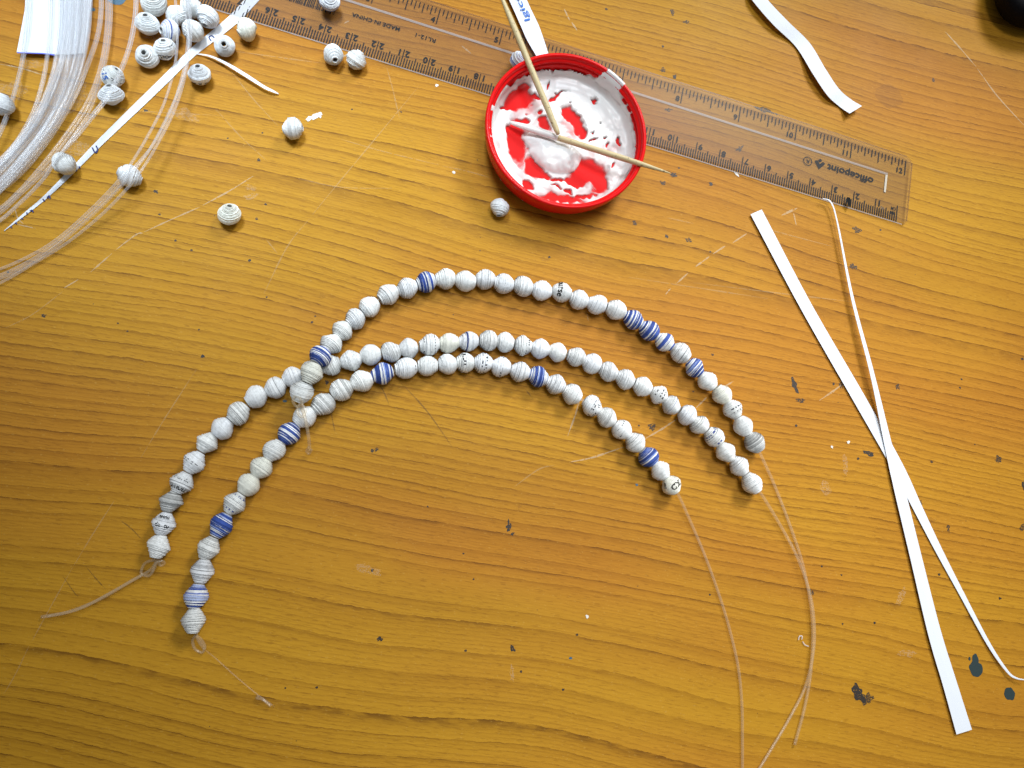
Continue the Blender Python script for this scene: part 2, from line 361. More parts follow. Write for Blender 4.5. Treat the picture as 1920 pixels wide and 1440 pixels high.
# ------------------------------------------------------------------ text
def text_data(s, size, bold=0.0, align='CENTER'):
    cu = bpy.data.curves.new('t', 'FONT'); cu.body = s; cu.size = size; cu.align_x = align; cu.align_y = 'CENTER'
    cu.offset = bold * size; cu.resolution_u = 3
    o = bpy.data.objects.new('t', cu); C.objects.link(o)
    dg = bpy.context.evaluated_depsgraph_get(); me = bpy.data.meshes.new_from_object(o.evaluated_get(dg))
    V = np.array([v.co[:] for v in me.vertices]).reshape(-1, 3); Fc = [tuple(p.vertices) for p in me.polygons]
    bpy.data.objects.remove(o); bpy.data.curves.remove(cu); bpy.data.meshes.remove(me)
    return V, Fc
def fit_text(s, width=None, height=None, bold=0.0):
    """text scaled to a given width and / or height, centred on 0"""
    V, Fc = text_data(s, 1.0, bold)
    lo, hi = V.min(0), V.max(0); V = V - (lo + hi) / 2; ext = hi - lo
    sx = width / ext[0] if width else None; sy = height / ext[1] if height else None
    if sx is None: sx = sy
    if sy is None: sy = sx
    return V * np.array([sx, sy, 1.0]), Fc

# ------------------------------------------------------------------ ruler
RT = 0.0018
RK = (CAM[2] - 0.0003) / (CAM[2] - RT)
RO = np.array([CAM[0] + (0.16323173 - CAM[0]) * RK, CAM[1] + (0.08244774 - CAM[1]) * RK, 0.0]); RA = math.radians(-12.46516)
rcx, rsx = math.cos(RA), math.sin(RA)
def RW(x, y, z):
    """ruler frame (cm along, cm across, metres up) -> world"""
    x, y = x / 100 * RK, y / 100 * RK
    return (RO[0] + rcx * x - rsx * y, RO[1] + rsx * x + rcx * y, z)
def build_ruler():
    root = empty('ruler', (RO[0], RO[1], 0), 'clear plastic twelve inch ruler with black markings lying under the red lid', 'ruler')
    x0, x1, y0, y1 = -30.95, 0.40, -0.82, 2.32
    # outline with rounded corners, a low bevelled edge along both scales
    def outline(ins):
        r = 0.28; pts = []
        for cx, cy, a0 in ((x1 - r, y1 - r, 0), (x0 + r, y1 - r, 90), (x0 + r, y0 + r * .4, 180), (x1 - r * .4, y0 + r * .4, 270)):
            rr = (r if cy > 0 else r * 0.4) - ins
            for k in range(6):
                a = math.radians(a0 + 18 * k); pts.append((cx + rr * math.cos(a), cy + rr * math.sin(a)))
        return pts
    o0, o1 = outline(0.0), outline(0.05); n = len(o0); zb = 0.00042
    V = [RW(x, y, zb) for x, y in o0] + [RW(x, y, RT - 0.0005) for x, y in o0] + [RW(x, y, RT) for x, y in o1]
    Fc = [tuple(range(n))[::-1], tuple(2 * n + i for i in range(n))]
    for i in range(n):
        j = (i + 1) % n; Fc += [(i, j, n + j, n + i), (n + i, n + j, 2 * n + j, 2 * n + i)]
    mesh('body', V, Fc, M_ruler, root)
    zt = 0.0003
    def quad(xa, ya, xb, yb, z=zt): return [RW(xa, ya, z), RW(xb, ya, z), RW(xb, yb, z), RW(xa, yb, z)], [(0, 1, 2, 3)]
    mm = []; tw = 0.019
    for i in range(0, 301):
        top = 0.0 if i % 10 == 0 else (-0.25 if i % 5 == 0 else -0.36)
        x = -i / 10; t = tw if i % 10 else tw * 0.9
        mm.append(quad(x - t, -0.76, x + t, top))
    V, Fc = join(mm); tag(mesh('millimetre_scale', V, Fc, M_black, root), kind='stuff')
    inn = []
    for i in range(0, 193):
        x = 0.182 - (192 - i) * 2.54 / 16
        ln = 0.72 if i % 16 == 0 else 0.52 if i % 8 == 0 else 0.40 if i % 4 == 0 else 0.36 if i % 2 == 0 else 0.25
        inn.append(quad(x - 0.018, 2.21 - ln, x + 0.018, 2.21))
    V, Fc = join(inn); tag(mesh('inch_scale', V, Fc, M_black, root), kind='stuff')
    def put(name, s, x, y, width=None, height=None, flip=False, bold=0.0, mat=M_black):
        V, Fc = fit_text(s, width, height, bold)
        if flip: V = V * np.array([-1, -1, 1])
        return mesh(name, [RW(x + a, y + b, zt) for a, b, _ in V], Fc, mat, root)
    for n_ in range(1, 31):
        if n_ < 10: put('number', str(n_), -n_ + 0.165, -0.165, None, 0.27, True, 0.03)
        else:
            a, b = str(n_)
            put('number', a, -n_ + 0.15, -0.165, None, 0.27, True, 0.03); put('number', b, -n_ - 0.15, -0.165, None, 0.27, True, 0.03)
    for n_ in range(1, 13):
        put('number', str(n_), 0.182 - (12 - n_) * 2.54 - (0.16 if n_ < 10 else 0.25), 1.66, None, 0.25, False, 0.025)
    put('unit_mark', 'MM', -0.19, -0.40, 0.22, 0.15, True, 0.03); put('unit_mark', 'CM', -0.17, -0.20, 0.22, 0.15, True, 0.02)
    put('maker_name', 'officepoint', -2.27, 0.79, 2.12, 0.42, True, 0.022)
    put('registered_mark', 'R', -4.22, 0.72, None, 0.17, True, 0.01)
    ring = []
    for k in range(28):
        a0, a1 = 2 * math.pi * k / 28, 2 * math.pi * (k + 1) / 28
        ring.append(([RW(-4.22 + r * math.cos(a), 0.72 + r * math.sin(a), zt) for r, a in ((0.17, a0), (0.20, a0), (0.20, a1), (0.17, a1))], [(0, 1, 2, 3)]))
    V, Fc = join(ring); mesh('registered_mark', V, Fc, M_black, root)
    # emblem: a shield-like diamond with a bite, and a dot above it
    em = [(-0.24, 0.10), (-0.13, 0.16), (0.0, 0.02), (0.13, 0.16), (0.24, 0.10), (0.0, -0.22)]
    em2 = [(-0.09, 0.17), (0.0, 0.25), (0.09, 0.17), (0.0, 0.09)]
    V, Fc = join([([RW(-3.68 - x, 0.74 + y, zt) for x, y in em], [(0, 1, 2, 5), (2, 3, 4, 5)]), ([RW(-3.68 + x, 0.76 + y, zt) for x, y in em2], [(0, 1, 2, 3)])])
    mesh('emblem', V, Fc, M_black, root)
    put('origin_text', 'MADE IN CHINA', -22.31, 0.77, 1.85, 0.17, True, 0.015)
    put('model_text', 'RL12-1', -20.37, 0.765, 0.78, 0.17, True, 0.012)
    r = random.Random(4); bars = []; x = -23.85
    while x > -26.4:
        wd = r.choice([0.02, 0.02, 0.035, 0.06]); bars.append(quad(x - wd, 0.50, x, 1.12)); x -= wd + r.choice([0.025, 0.03, 0.05])
    V, Fc = join(bars); tag(mesh('barcode', V, Fc, M_black, root), kind='stuff')
    V, Fc = quad(-30.0, 1.24, -0.60, 1.34, 0.00032); mesh('groove', V, Fc, M_groove, root)
    V, Fc = quad(-0.69, 0.42, -0.60, 1.235, 0.00032); mesh('groove', V, Fc, M_groove_end, root)
    V, Fc = quad(-30.5, -0.815, 0.28, -0.765, 0.00028); mesh('bevel_edge', V, Fc, M_groove, root)
    for q in ((-30.6, 2.255, 0.10, 2.315), (0.335, -0.70, 0.395, 2.05)):
        V, Fc = quad(*q, RT + 0.00001); mesh('edge_shade', V, Fc, M_redge, root)  # dark strips laid on to paint the shadow line along these edges
    # dark dried smudges on the plastic
    V, Fc = blob_data(1592, 378, 3.5, 9, 5, 0.25, RT + 0.00002, 16, 8); mesh('ink_smudge', V, Fc, M_black, root)
    V, Fc = blob_data(1654, 390, 4, 3, 0, 0.25, RT + 0.00002, 16, 9); mesh('ink_smudge', V, Fc, M_dirt2, root)
build_ruler()

# ------------------------------------------------------------------ rolled paper beads
def env(t, e, q):  # t in -1..1
    return e + (1 - e) * (1 - abs(t) ** q)
WHITE = (0.885, 0.905, 0.925)
def bead_mesh(seed, style='w', L=0.0072, R=0.0037, e=0.42, q=1.6, hole=0.00085, seg=40, soft=0.0):
    r = random.Random(seed)
    K = r.randint(26, 32) if style == 'b' else r.randint(17, 22)
    ws = [r.uniform(0.4, 1.5) for _ in range(K)]; mid = r.randint(int(K * .36), int(K * .62)); ws[mid] *= r.uniform(1.8, 3.2)
    cs = np.cumsum([0] + ws); cs = cs / cs[-1] * 2 - 1
    e = e * r.uniform(0.92, 1.10); q = q * r.uniform(0.90, 1.12); skew = r.uniform(-0.10, 0.10)
    rows = []   # z, r, tilt, phase, colour of the band up to the next row
    cream = r.uniform(0, 1)
    base = np.array(WHITE) * r.uniform(0.93, 1.04) * (1 - np.array([0.0, 0.012, 0.075]) * (cream if style != 'c' else 2.2))
    def flat():
        c = base * r.uniform(0.93, 1.03)
        if style == 'b': 
            x = r.random()
            if x < 0.56: c = np.array((0.034, 0.072, 0.28)) * r.uniform(0.7, 1.5)
            elif x < 0.64: c = np.array((0.30, 0.40, 0.72))
        elif style == 'h':
            if r.random() < 0.17: c = np.array((0.05, 0.10, 0.40))
            elif r.random() < 0.25: c = np.array((0.45, 0.53, 0.78))
        elif style == 'k': c = base * (r.uniform(0.7, 0.95) if r.random() < 0.4 else 1)
        elif style == 'g': c = base * (r.uniform(0.62, 0.95) if r.random() < 0.45 else 1)
        elif style == 'G': c = base * r.uniform(0.30, 0.80)
        return c
    def edge():
        if style == 'b': return np.array((0.028, 0.058, 0.26)) * r.uniform(0.8, 1.6) if r.random() < 0.85 else base * 0.8
        if style == 'h': return np.array((0.10, 0.15, 0.45)) if r.random() < 0.30 else base * r.uniform(0.35, 0.8)
        if style in 'gG': return base * r.uniform(0.10, 0.5)
        x = r.random()
        return base * np.array((0.95, 1.0, 1.08)) * (r.uniform(0.10, 0.28) if x < 0.40 else r.uniform(0.34, 0.7))
    cols = []
    _e0 = edge
    if style in 'wcp' and not soft: soft = r.choice([0.0, 0.15, 0.35, 0.6])
    def edge(): c = _e0(); return c + (base - c) * soft
    n1, n2 = r.uniform(0, 6.28), r.uniform(0, 6.28)
    g0, g1 = r.uniform(0.0001, 0.0005), r.uniform(0, 6.28)
    tl = [(g0 + r.uniform(-0.00012, 0.00012), g1 + r.uniform(-0.3, 0.3)) for _ in range(K + 1)]; rg = np.random.RandomState(seed)
    rad = []
    for i in range(K):
        a, b = cs[i], cs[i + 1]; tm = (a + b) / 2
        rr = env(max(-1, min(1, tm - skew * (1 - tm * tm))), e, q) * R * (1 + r.uniform(-0.026, 0.026)); rad.append(rr)
    kk = mid - 2 if style == 'k' else -1
    for i in range(K):
        a, b = cs[i], cs[i + 1]; rr = rad[i]
        lip = 0.10 * (b - a)
        rows.append((a, rr, tl[i])); cols.append(flat() if i != kk else np.array((0.03, 0.055, 0.24)))
        rows.append((b - lip * (1.2 if style == 'b' else 1.8), rr * 1.004, tl[i + 1])); cols.append(edge())
    n = len(rows); V = []; th = np.arange(seg) * 2 * math.pi / seg
    fac = 1 + 0.012 * np.sin(3 * th + n1) + 0.010 * np.sin(5 * th + n2)
    for (t, rr, (ta, tp)) in rows:
        z = t * L / 2 + (ta * np.cos(th - tp) + rg.uniform(-0.00004, 0.00004, seg)) * (1 - abs(t) ** 6)
        V.append(np.stack([rr * fac * np.cos(th), rr * fac * np.sin(th), z], 1))
    # closed ends: ring of coiled paper edges, then the bore
    def ring(rr, z): return np.stack([rr * np.cos(th), rr * np.sin(th), np.full(seg, z)], 1)
    Lh = L / 2; head = []; tail = []
    rads0 = np.linspace(rad[0], hole, 6)[1:]; rads1 = np.linspace(rad[-1], hole, 6)[1:]
    bottom = [ring(hole, 0.0)] + [ring(x, -Lh - (0.00012 if k % 2 else 0.0)) for k, x in enumerate(rads0[::-1])]
    top = [ring(x, Lh + (0.00012 if k % 2 else 0.0)) for k, x in enumerate(rads1)] + [ring(hole, 0.0)]
    cb = [base * 0.45] + [base * (0.62 if k % 2 else 0.9) for k in range(5)]  # bore painted darker: the shade inside the hole is in the colour
    ct = [base * (0.9 if k % 2 else 0.62) for k in range(5)] + [base * 0.45]
    allr = bottom + V + top
    bandc = cb[:1] + cb[1:5] + [base * 0.8] + cols[:-1] + [base * 0.8] + ct[:4] + [base * 0.45]
    N = len(allr); bandc = (bandc + [base * 0.6] * N)[:N - 1]
    VV = np.concatenate(allr); Fc = []
    for i in range(N - 1):
        for k in range(seg):
            k2 = (k + 1) % seg; Fc.append((i * seg + k, i * seg + k2, (i + 1) * seg + k2, (i + 1) * seg + k))
    me = bpy.data.meshes.new('bead'); me.from_pydata(VV.tolist(), [], Fc); me.materials.append(M_bead)
    at = me.color_attributes.new('ink', 'FLOAT_COLOR', 'CORNER')
    carr = np.ones((len(Fc), 4, 4), np.float32)
    # ink dashes of printed writing cut through by the winding
    dash = np.zeros((N - 1, seg), bool); dcol = (0.03, 0.03, 0.04)
    if style in 'pq':
        if style == 'q': dcol = (0.03, 0.06, 0.28)
        off = len(bottom)
        for _ in range(r.randint(2, 4)):
            i = off + 2 * r.randint(3, K - 4); k = 0; skip = r.uniform(0.45, 0.75)
            while k < seg:
                ln = r.choice([1, 1, 2])
                if r.random() < skip:
                    for j in range(ln): dash[i, (k + j) % seg] = True
                    if r.random() < 0.3: dash[min(i + 1, N - 2), k % seg] = True
                k += ln + r.choice([1, 1, 2])
    for i in range(N - 1):
        carr[i * seg:(i + 1) * seg, :, :3] = bandc[i]
        for k in np.nonzero(dash[i])[0]: carr[i * seg + k, :, :3] = dcol
    at.data.foreach_set('color', carr.ravel())
    me['e'] = e; me['q'] = q; me['L'] = L; me['R'] = R
    me.update(); return me
def axis_matrix(axis, face=(0, 0, 1)):
    z = Vector(axis).normalized(); f = Vector(face); x = f - z * f.dot(z)
    if x.length < 1e-4: f = Vector((0, -1, 0)); x = f - z * f.dot(z)
    x.normalize(); y = z.cross(x)
    return Matrix(((x[0], y[0], z[0]), (x[1], y[1], z[1]), (x[2], y[2], z[2])))
def bead_text(bead, s, height, z0=0.0, theta=0.0, mat=None, cut=None, spin=0.0, flipx=1):
    me0 = bead.data; L, R, e, q = me0['L'], me0['R'], me0['e'], me0['q']
    V, Fc = fit_text(s, None, height, 0.02)
    if spin: V = V @ np.array([[math.cos(spin), math.sin(spin), 0], [-math.sin(spin), math.cos(spin), 0], [0, 0, 1]])
    out = []
    for x, y, _ in V:
        z = z0 + y * flipx; 
        if cut is not None: z = min(max(z, z0 + cut[0]), z0 + cut[1])
        rr = env(max(-1, min(1, z / (L / 2))), e, q) * R * 1.03 + 0.00010; a = theta + x / R
        out.append((rr * math.cos(a), rr * math.sin(a), z))
    return mesh('printed_letters', out, Fc, mat or M_black, bead, local=True)
def place_bead(me, pos, axis, parent, name='bead', face=(0, 0, 1)):
    o = bpy.data.objects.new(name, me); link(o, parent)
    o.matrix_basis = Matrix.Translation(Vector(pos) - (parent.location if parent else Vector((0, 0, 0)))) @ axis_matrix(axis, face).to_4x4()
    return o

STR_A = [(566, 735, 'w'), (584, 700, 'c'), (601, 668, 'b'), (621, 645, 'w'), (642, 620, 'w'), (666, 598, 'p'), (693, 575, 'w'), (728, 552, 'w'), (764, 540, 'g'), (799, 529, 'b'),
         (835, 523, 'w'), (873, 527, 'w'), (910, 524, 'g'), (945, 532, 'w'), (981, 537, 'g'), (1016, 545, 'w'), (1053, 548, 't'), (1086, 562, 'w'), (1119, 571, 'w'), (1155, 581, 'w'),
         (1187, 599, 'b'), (1217, 620, 'b'), (1246, 641, 'h'), (1276, 662, 'g'), (1303, 690, 'b'), (1327, 715, 'w'), (1354, 740, 'c'), (1374, 768, 'p'), (1394, 799, 'w'), (1415, 830, 'G')]
STR_B = [(297, 1025, 'w'), (307, 982, 't'), (320, 941, 'G'), (341, 905, 't'), (364, 867, 'p'), (388, 830, 'w'), (417, 803, 'w'), (447, 775, 'g'), (480, 744, 'w'), (516, 727, 'w'), (549, 708, 'w'), (584, 696, 'w'),
         (620, 685, 'g'), (658, 676, 'w'), (695, 665, 'w'), (733, 660, 'g'), (766, 653, 'w'), (805, 647, 'p'), (842, 643, 'c'), (879, 640, 'k'), (915, 639, 'g'), (947, 642, 'w'), (981, 648, 'p'), (1013, 654, 'w'),
         (1045, 660, 'w'), (1080, 669, 'g'), (1110, 682, 'w'), (1141, 697, 'g'), (1172, 711, 'w'), (1205, 725, 'w'), (1235, 740, 'p'), (1259, 760, 'k'), (1288, 778, 'w'), (1312, 797, 'w'), (1339, 819, 'q'), (1361, 848, 'w'),
         (1386, 874, 'w'), (1410, 906, 'w')]
STR_C = [(363, 1164, 'w'), (368, 1118, 'h'), (379, 1071, 'g'), (391, 1028, 'g'), (415, 985, 'b'), (440, 944, 'q'), (466, 909, 'c'), (490, 877, 'c'), (514, 844, 'w'), (542, 813, 'b'), (571, 782, 'w'), (606, 758, 'g'),
         (640, 731, 'g'), (678, 715, 'w'), (717, 701, 'b'), (761, 690, 'p'), (802, 686, 'w'), (839, 683, 'w'), (872, 680, 'p'), (906, 681, 'p'), (940, 688, 'p'), (975, 697, 'g'), (1009, 706, 'b'), (1042, 721, 'g'),
         (1073, 739, 'w'), (1110, 761, 'p'), (1138, 783, 'g'), (1166, 806, 'p'), (1191, 830, 'g'), (1216, 857, 'b'), (1239, 883, 'w'), (1259, 910, 'T')]
BL = {'k': 'white bead with one dark blue line', 'b': 'blue striped bead', 'h': 'white bead with a few blue lines', 'G': 'dark grey bead', 'c': 'cream white bead', 't': 'white bead with black letters', 'T': 'white bead with bold black letters'}

def build_strand(specs, seed, label, zs, left_tail, right_tail, loops):
    rr = 0.0037
    pts = [P(u, v, zs.get(i, rr)) for i, (u, v, _) in enumerate(specs)]
    base = pts[len(pts) // 2]
    root = empty('bead_strand', (base[0], base[1], 0), label, 'bead strand', 'strands of rolled paper beads')
    n = len(pts); gaps = [np.linalg.norm(pts[i + 1] - pts[i]) for i in range(n - 1)]
    r = random.Random(seed); made = []
    for i, (u, v, st) in enumerate(specs):
        a, b = pts[max(0, i - 1)], pts[min(n - 1, i + 1)]
        tan = (b - a) / np.linalg.norm(b - a)
        tan = tan + np.array([r.uniform(-.09, .09), r.uniform(-.09, .09), r.uniform(-.05, .05)])
        room = min(gaps[max(0, i - 1)], gaps[min(n - 2, i)])
        L = min(max(room * 0.985, 0.0055), 0.0077)
        R = 0.0037 * r.uniform(0.965, 1.03)
        bic = (i < 6 and seed in (2, 3))
        if seed == 1 and i < 3: R *= 1.06
        me = bead_mesh(seed * 1000 + i, {'t': 'w', 'T': 'c'}.get(st, st), L, R, 0.40 if bic else 0.44, 1.25 if bic else r.uniform(1.55, 2.1))
        p = pts[i].copy(); p[2] += R - 0.0037
        o = place_bead(me, p, tan, root)
        if st in BL: o['label'] = BL[st]
        made.append(o)
    # the elastic: through all the bores and out at both ends
    path = [np.array(P(*q)) for q in left_tail] + pts + [np.array(P(*q)) for q in right_tail]
    if seed == 3:
        tube('elastic_cord', catmull(path[:5], 6), 0.00030, M_thread, root, 8); path = path[4:]
    tube('elastic_cord', catmull(path, 6), 0.00052, M_cord, root, 8)
    for lp in loops:
        tube('knot', catmull([P(*q) for q in lp], 8), 0.00045, M_cord, root, 8)
    return made
zA = {0: 0.0080, 1: 0.0100, 2: 0.0085, 3: 0.0058, 4: 0.0041}
mA = build_strand(STR_A, 1, 'strand of paper beads forming the outer arc, its left end lying across another strand', zA,
    [(581, 845, 0.0030), (578, 815, 0.0072), (571, 780, 0.0086), (563, 757, 0.0072)],
    [(1424, 848, 0.0022), (1450, 905, 0.0008), (1483, 990, 0.0007), (1508, 1070, 0.0007), (1523, 1160, 0.0007), (1521, 1250, 0.0007), (1510, 1320, 0.0007), (1490, 1397, 0.0007)],
    [[(553, 742, 0.0105), (549, 752, 0.0100), (556, 762, 0.0090), (566, 758, 0.0098), (562, 746, 0.0108), (553, 743, 0.0104)],
     [(562, 757, 0.0090), (557, 770, 0.0090), (566, 782, 0.0094), (573, 770, 0.0094), (565, 757, 0.0092)],
     [(579, 838, 0.0034), (575, 846, 0.0022), (580, 850, 0.0016), (584, 843, 0.0026)]])
mB = build_strand(STR_B, 2, 'strand of paper beads forming the middle arc, knotted tail at its lower left end', {},
    [(77, 1157, 0.0006), (130, 1147, 0.0006), (190, 1122, 0.0006), (245, 1090, 0.0008), (280, 1070, 0.0015), (294, 1050, 0.0026)],
    [(1427, 926, 0.0022), (1462, 983, 0.0010), (1495, 1045, 0.0016), (1519, 1115, 0.0019), (1527, 1180, 0.0019), (1523, 1235, 0.0018), (1509, 1290, 0.0010), (1480, 1347, 0.0006), (1450, 1398, 0.0006), (1415, 1455, 0.0006)],
    [[(292, 1049, 0.0030), (272, 1056, 0.0016), (265, 1075, 0.0012), (280, 1079, 0.0016), (291, 1062, 0.0024), (294, 1050, 0.0030)],
     [(286, 1072, 0.0018), (292, 1056, 0.0034), (303, 1052, 0.0034), (308, 1056, 0.0026), (301, 1060, 0.0024), (295, 1051, 0.0030)],
     [(88, 1156, 0.0017), (150, 1141, 0.0017), (215, 1107, 0.0017), (268, 1077, 0.0018)]])
mC = build_strand(STR_C, 3, 'strand of paper beads forming the inner arc, blue striped beads among the white', {},
    [(515, 1325, 0.0006), (480, 1300, 0.0006), (435, 1262, 0.0006), (405, 1235, 0.0006), (384, 1218, 0.0010), (370, 1196, 0.0024)],
    [(1273, 930, 0.0022), (1300, 990, 0.0008), (1325, 1050, 0.0006), (1350, 1120, 0.0006), (1368, 1180, 0.0006), (1384, 1250, 0.0006), (1391, 1320, 0.0006), (1392, 1390, 0.0006), (1392, 1455, 0.0006)],
    [[(366, 1192, 0.0026), (361, 1202, 0.0016), (366, 1217, 0.0010), (379, 1223, 0.0008), (384, 1212, 0.0012), (376, 1198, 0.0018), (367, 1192, 0.0028)],
     [(484, 1305, 0.0016), (482, 1309, 0.0010), (492, 1311, 0.0014), (508, 1324, 0.0014)]])
bead_text(mA[16], 'ourse', 0.0016, -0.0012, -0.15, M_black, None)
bead_text(mB[1], 'de  tu', 0.0014, -0.0004, 0.1, M_black); bead_text(mB[1], 's o  si', 0.0011, -0.0019, 0.0, M_black, (-0.0003, 0.0006)); bead_text(mB[1], 'oasou', 0.0010, 0.0020, 0.0, M_black, (-0.0003, 0.0006))
bead_text(mB[3], 'DITIOLL', 0.0016, -0.0015, 0.1, M_black, (-0.0009, 0.0003)); bead_text(mB[3], 'i  en ds', 0.0014, 0.0011, 0.0, M_black, (-0.0003, 0.0008))
bead_text(mC[31], 'IKD', 0.0021, 0.0003, -0.12, M_black); bead_text(mC[31], 'li', 0.0018, -0.0016, 1.05, M_black)

# ------------------------------------------------------------------ loose beads
def lowest(me, mat):
    co = np.empty(len(me.vertices) * 3); me.vertices.foreach_get('co', co); co = co.reshape(-1, 3)
    return (co @ np.array(mat)[2]).min()
def loose(u, v, axis, style, label, seed, L=0.0066, R=0.0037, e=0.30, q=2.1, floor=0.0, face=(0, 0, 1)):
    me = bead_mesh(9000 + seed, style, L, R * 1.06, e, q, hole=0.00080, soft=0.58)
    mt = axis_matrix(axis, face); z = floor - lowest(me, mt)
    p = P(u, v, z); o = bpy.data.objects.new('loose_bead', me); link(o)
    o.matrix_basis = Matrix.Translation(Vector(p)) @ mt.to_4x4()
    tag(o, label, 'bead', 'loose rolled paper beads'); return o
loose(288, 6, (0.05, 0.25, 1), 'g', 'loose bead with dark blue-grey coiled top, cut by the upper edge above the bead pile', 1, R=0.0042, L=0.0072)
loose(276, 44, (0.0, 0.35, 1), 'w', 'loose bead showing its hole, leftmost of the pile and touching the dark-topped bead', 2, R=0.0039)
loose(276, 106, (-0.12, -0.2, 1), 'w', 'loose bead standing on end at the pile\'s lower left, wood visible through its hole', 3, R=0.0036, e=0.30)
b = loose(309, 92, (0.0, 0.45, 1), 'p', 'loose bead in the pile printed with the black letters OLL', 4, R=0.0035, e=0.36, face=(0.05, -1, 0.3))
bead_text(b, 'OLL', 0.0014, -0.0008, 0.0, M_black, spin=math.pi)
loose(318, 58, (-0.75, -0.45, 0.65), 'h', 'loose bead in the pile with its blue-ringed end facing lower left', 5, R=0.0037)
loose(331, 29, (-0.6, 0.6, 0.1), 'w', 'plain white loose bead in the middle of the pile between its neighbours', 6, R=0.0035)
loose(359, 12, (1, 0.1, 0.1), 'w', 'white loose bead with vertical windings at the pile\'s top, cut by the frame', 7, R=0.0037, L=0.0068)
loose(389, 32, (0.25, 1, 0.1), 'w', 'white loose bead with level windings at the pile\'s right, beside the long strip', 8, R=0.0038)
loose(362, 58, (0.7, 0.75, 0.15), 'g', 'grey-lined loose bead at the pile\'s lower right edge, touching the long strip', 9, R=0.0037)
loose(421, 86, (0.1, -0.42, 0.9), 'w', 'loose bead with blue-grey rings and its hole facing down, right of the long strip', 10, R=0.0034, L=0.0072)
loose(463, 55, (0.8, 0.62, 0.1), 'c', 'cream white loose bead against the ruler\'s millimetre edge near the number 26', 11, R=0.0038)
loose(374, 139, (-0.05, 0.35, 1), 'p', 'loose bead with a dark open hole and grey-printed cone, below the long strip', 12, R=0.0037, e=0.26, q=1.6)
b = loose(211, 144, (0.5, 0.45, 0.55), 'p', 'loose bead printed with blue digits 15, under a clear cord', 13, R=0.0035, e=0.42, face=(-0.5, -0.6, 0.6))
bead_text(b, '15', 0.0020, 0.0, 0.0, M_inkblue, spin=math.radians(-35))
loose(208, 177, (0.0, 0.50, 0.9), 'w', 'cone shaped loose bead with blue-ringed hole, touching the bead with blue digits', 14, R=0.0040, e=0.26, q=1.5)
loose(1, 195, (0.3, 0.9, 0.3), 'g', 'grey loose bead half cut off by the left edge of the photo', 15, R=0.0040)
loose(120, 307, (0.9, 0.5, 0.1), 'w', 'white loose bead resting on the long strip under the cord bundle', 16, R=0.0037, floor=0.0003)
loose(243, 330, (-0.85, 0.25, 0.3), 'g', 'loose bead lying on bare wood under the outermost clear cords', 17, R=0.0035, L=0.0076)
loose(430, 401, (0.12, 0.55, 0.9), 'c', 'solitary loose bead with its hole up, below the pile on bare wood', 18, R=0.0036, e=0.30)
loose(549, 241, (0.95, 0.12, 0.2), 'g', 'solitary loose bead beside a white glue flake on bare wood', 19, R=0.0036, L=0.0068)
loose(625, 103, (0.22, -0.85, 0.5), 'w', 'oval loose bead at the ruler\'s edge below the number 24, left of a pair', 20, R=0.0033, L=0.0080, q=1.9)
loose(668, 112, (0.45, 0.75, 0.45), 'g', 'loose bead with slanting grey lines below the ruler\'s number 23, right of a pair', 21, R=0.0036)
loose(618, 2, (0.1, -0.25, 1), 'h', 'loose bead lying on the ruler beside the barcode, cut by the upper edge', 22, R=0.0037, floor=RT + 0.0001)
loose(937, 389, (0.1, 1, 0.05), 'w', 'white loose bead with ragged ends just below the red lid', 23, R=0.0033, L=0.0062)
loose(975, 114, (0.45, 0.2, 0.9), 'h', 'loose bead on the ruler half hidden behind the red lid and a stick', 24, R=0.0037, floor=RT + 0.0001)

# ------------------------------------------------------------------ paper strips
def strip(name, label, left, right, zfun, parent=None, mat=M_paper, n=14, cat='paper strip', group='cut paper strips', th=0.00012):
    """left / right: matching edge points in the photo; zfun(t) height along the strip"""
    m = len(left); ts = np.linspace(0, 1, m)
    L3 = catmull([P(u, v, zfun(t)) for (u, v), t in zip(left, ts)], n); R3 = catmull([P(u, v, zfun(t)) for (u, v), t in zip(right, ts)], n)
    base = (L3[len(L3) // 2] + R3[len(R3) // 2]) / 2
    k = len(L3); V = []
    for i in range(k):
        a, b = L3[i], R3[i]; c = (a + b) / 2 + np.array([0, 0, 0.00006])
        V += [a, c, b, b + [0, 0, th], c + [0, 0, th], a + [0, 0, th]]
    V = np.array(V); Fc = []
    for i in range(k - 1):
        o, p_ = i * 6, i * 6 + 6
        for j in range(6):
            j2 = (j + 1) % 6; Fc.append((o + j, o + j2, p_ + j2, p_ + j))
    Fc.append((0, 5, 4, 1)); Fc.append((1, 4, 3, 2)); o = (k - 1) * 6; Fc.append((o, o + 1, o + 4, o + 5)); Fc.append((o + 1, o + 2, o + 3, o + 4))
    if parent is None:
        b0 = np.array([base[0], base[1], 0.0])
        ob = mesh(name, V - b0, Fc, mat); ob.location = b0; tag(ob, label, cat, group)
    else: ob = mesh(name, V, Fc, mat, parent)
    return ob
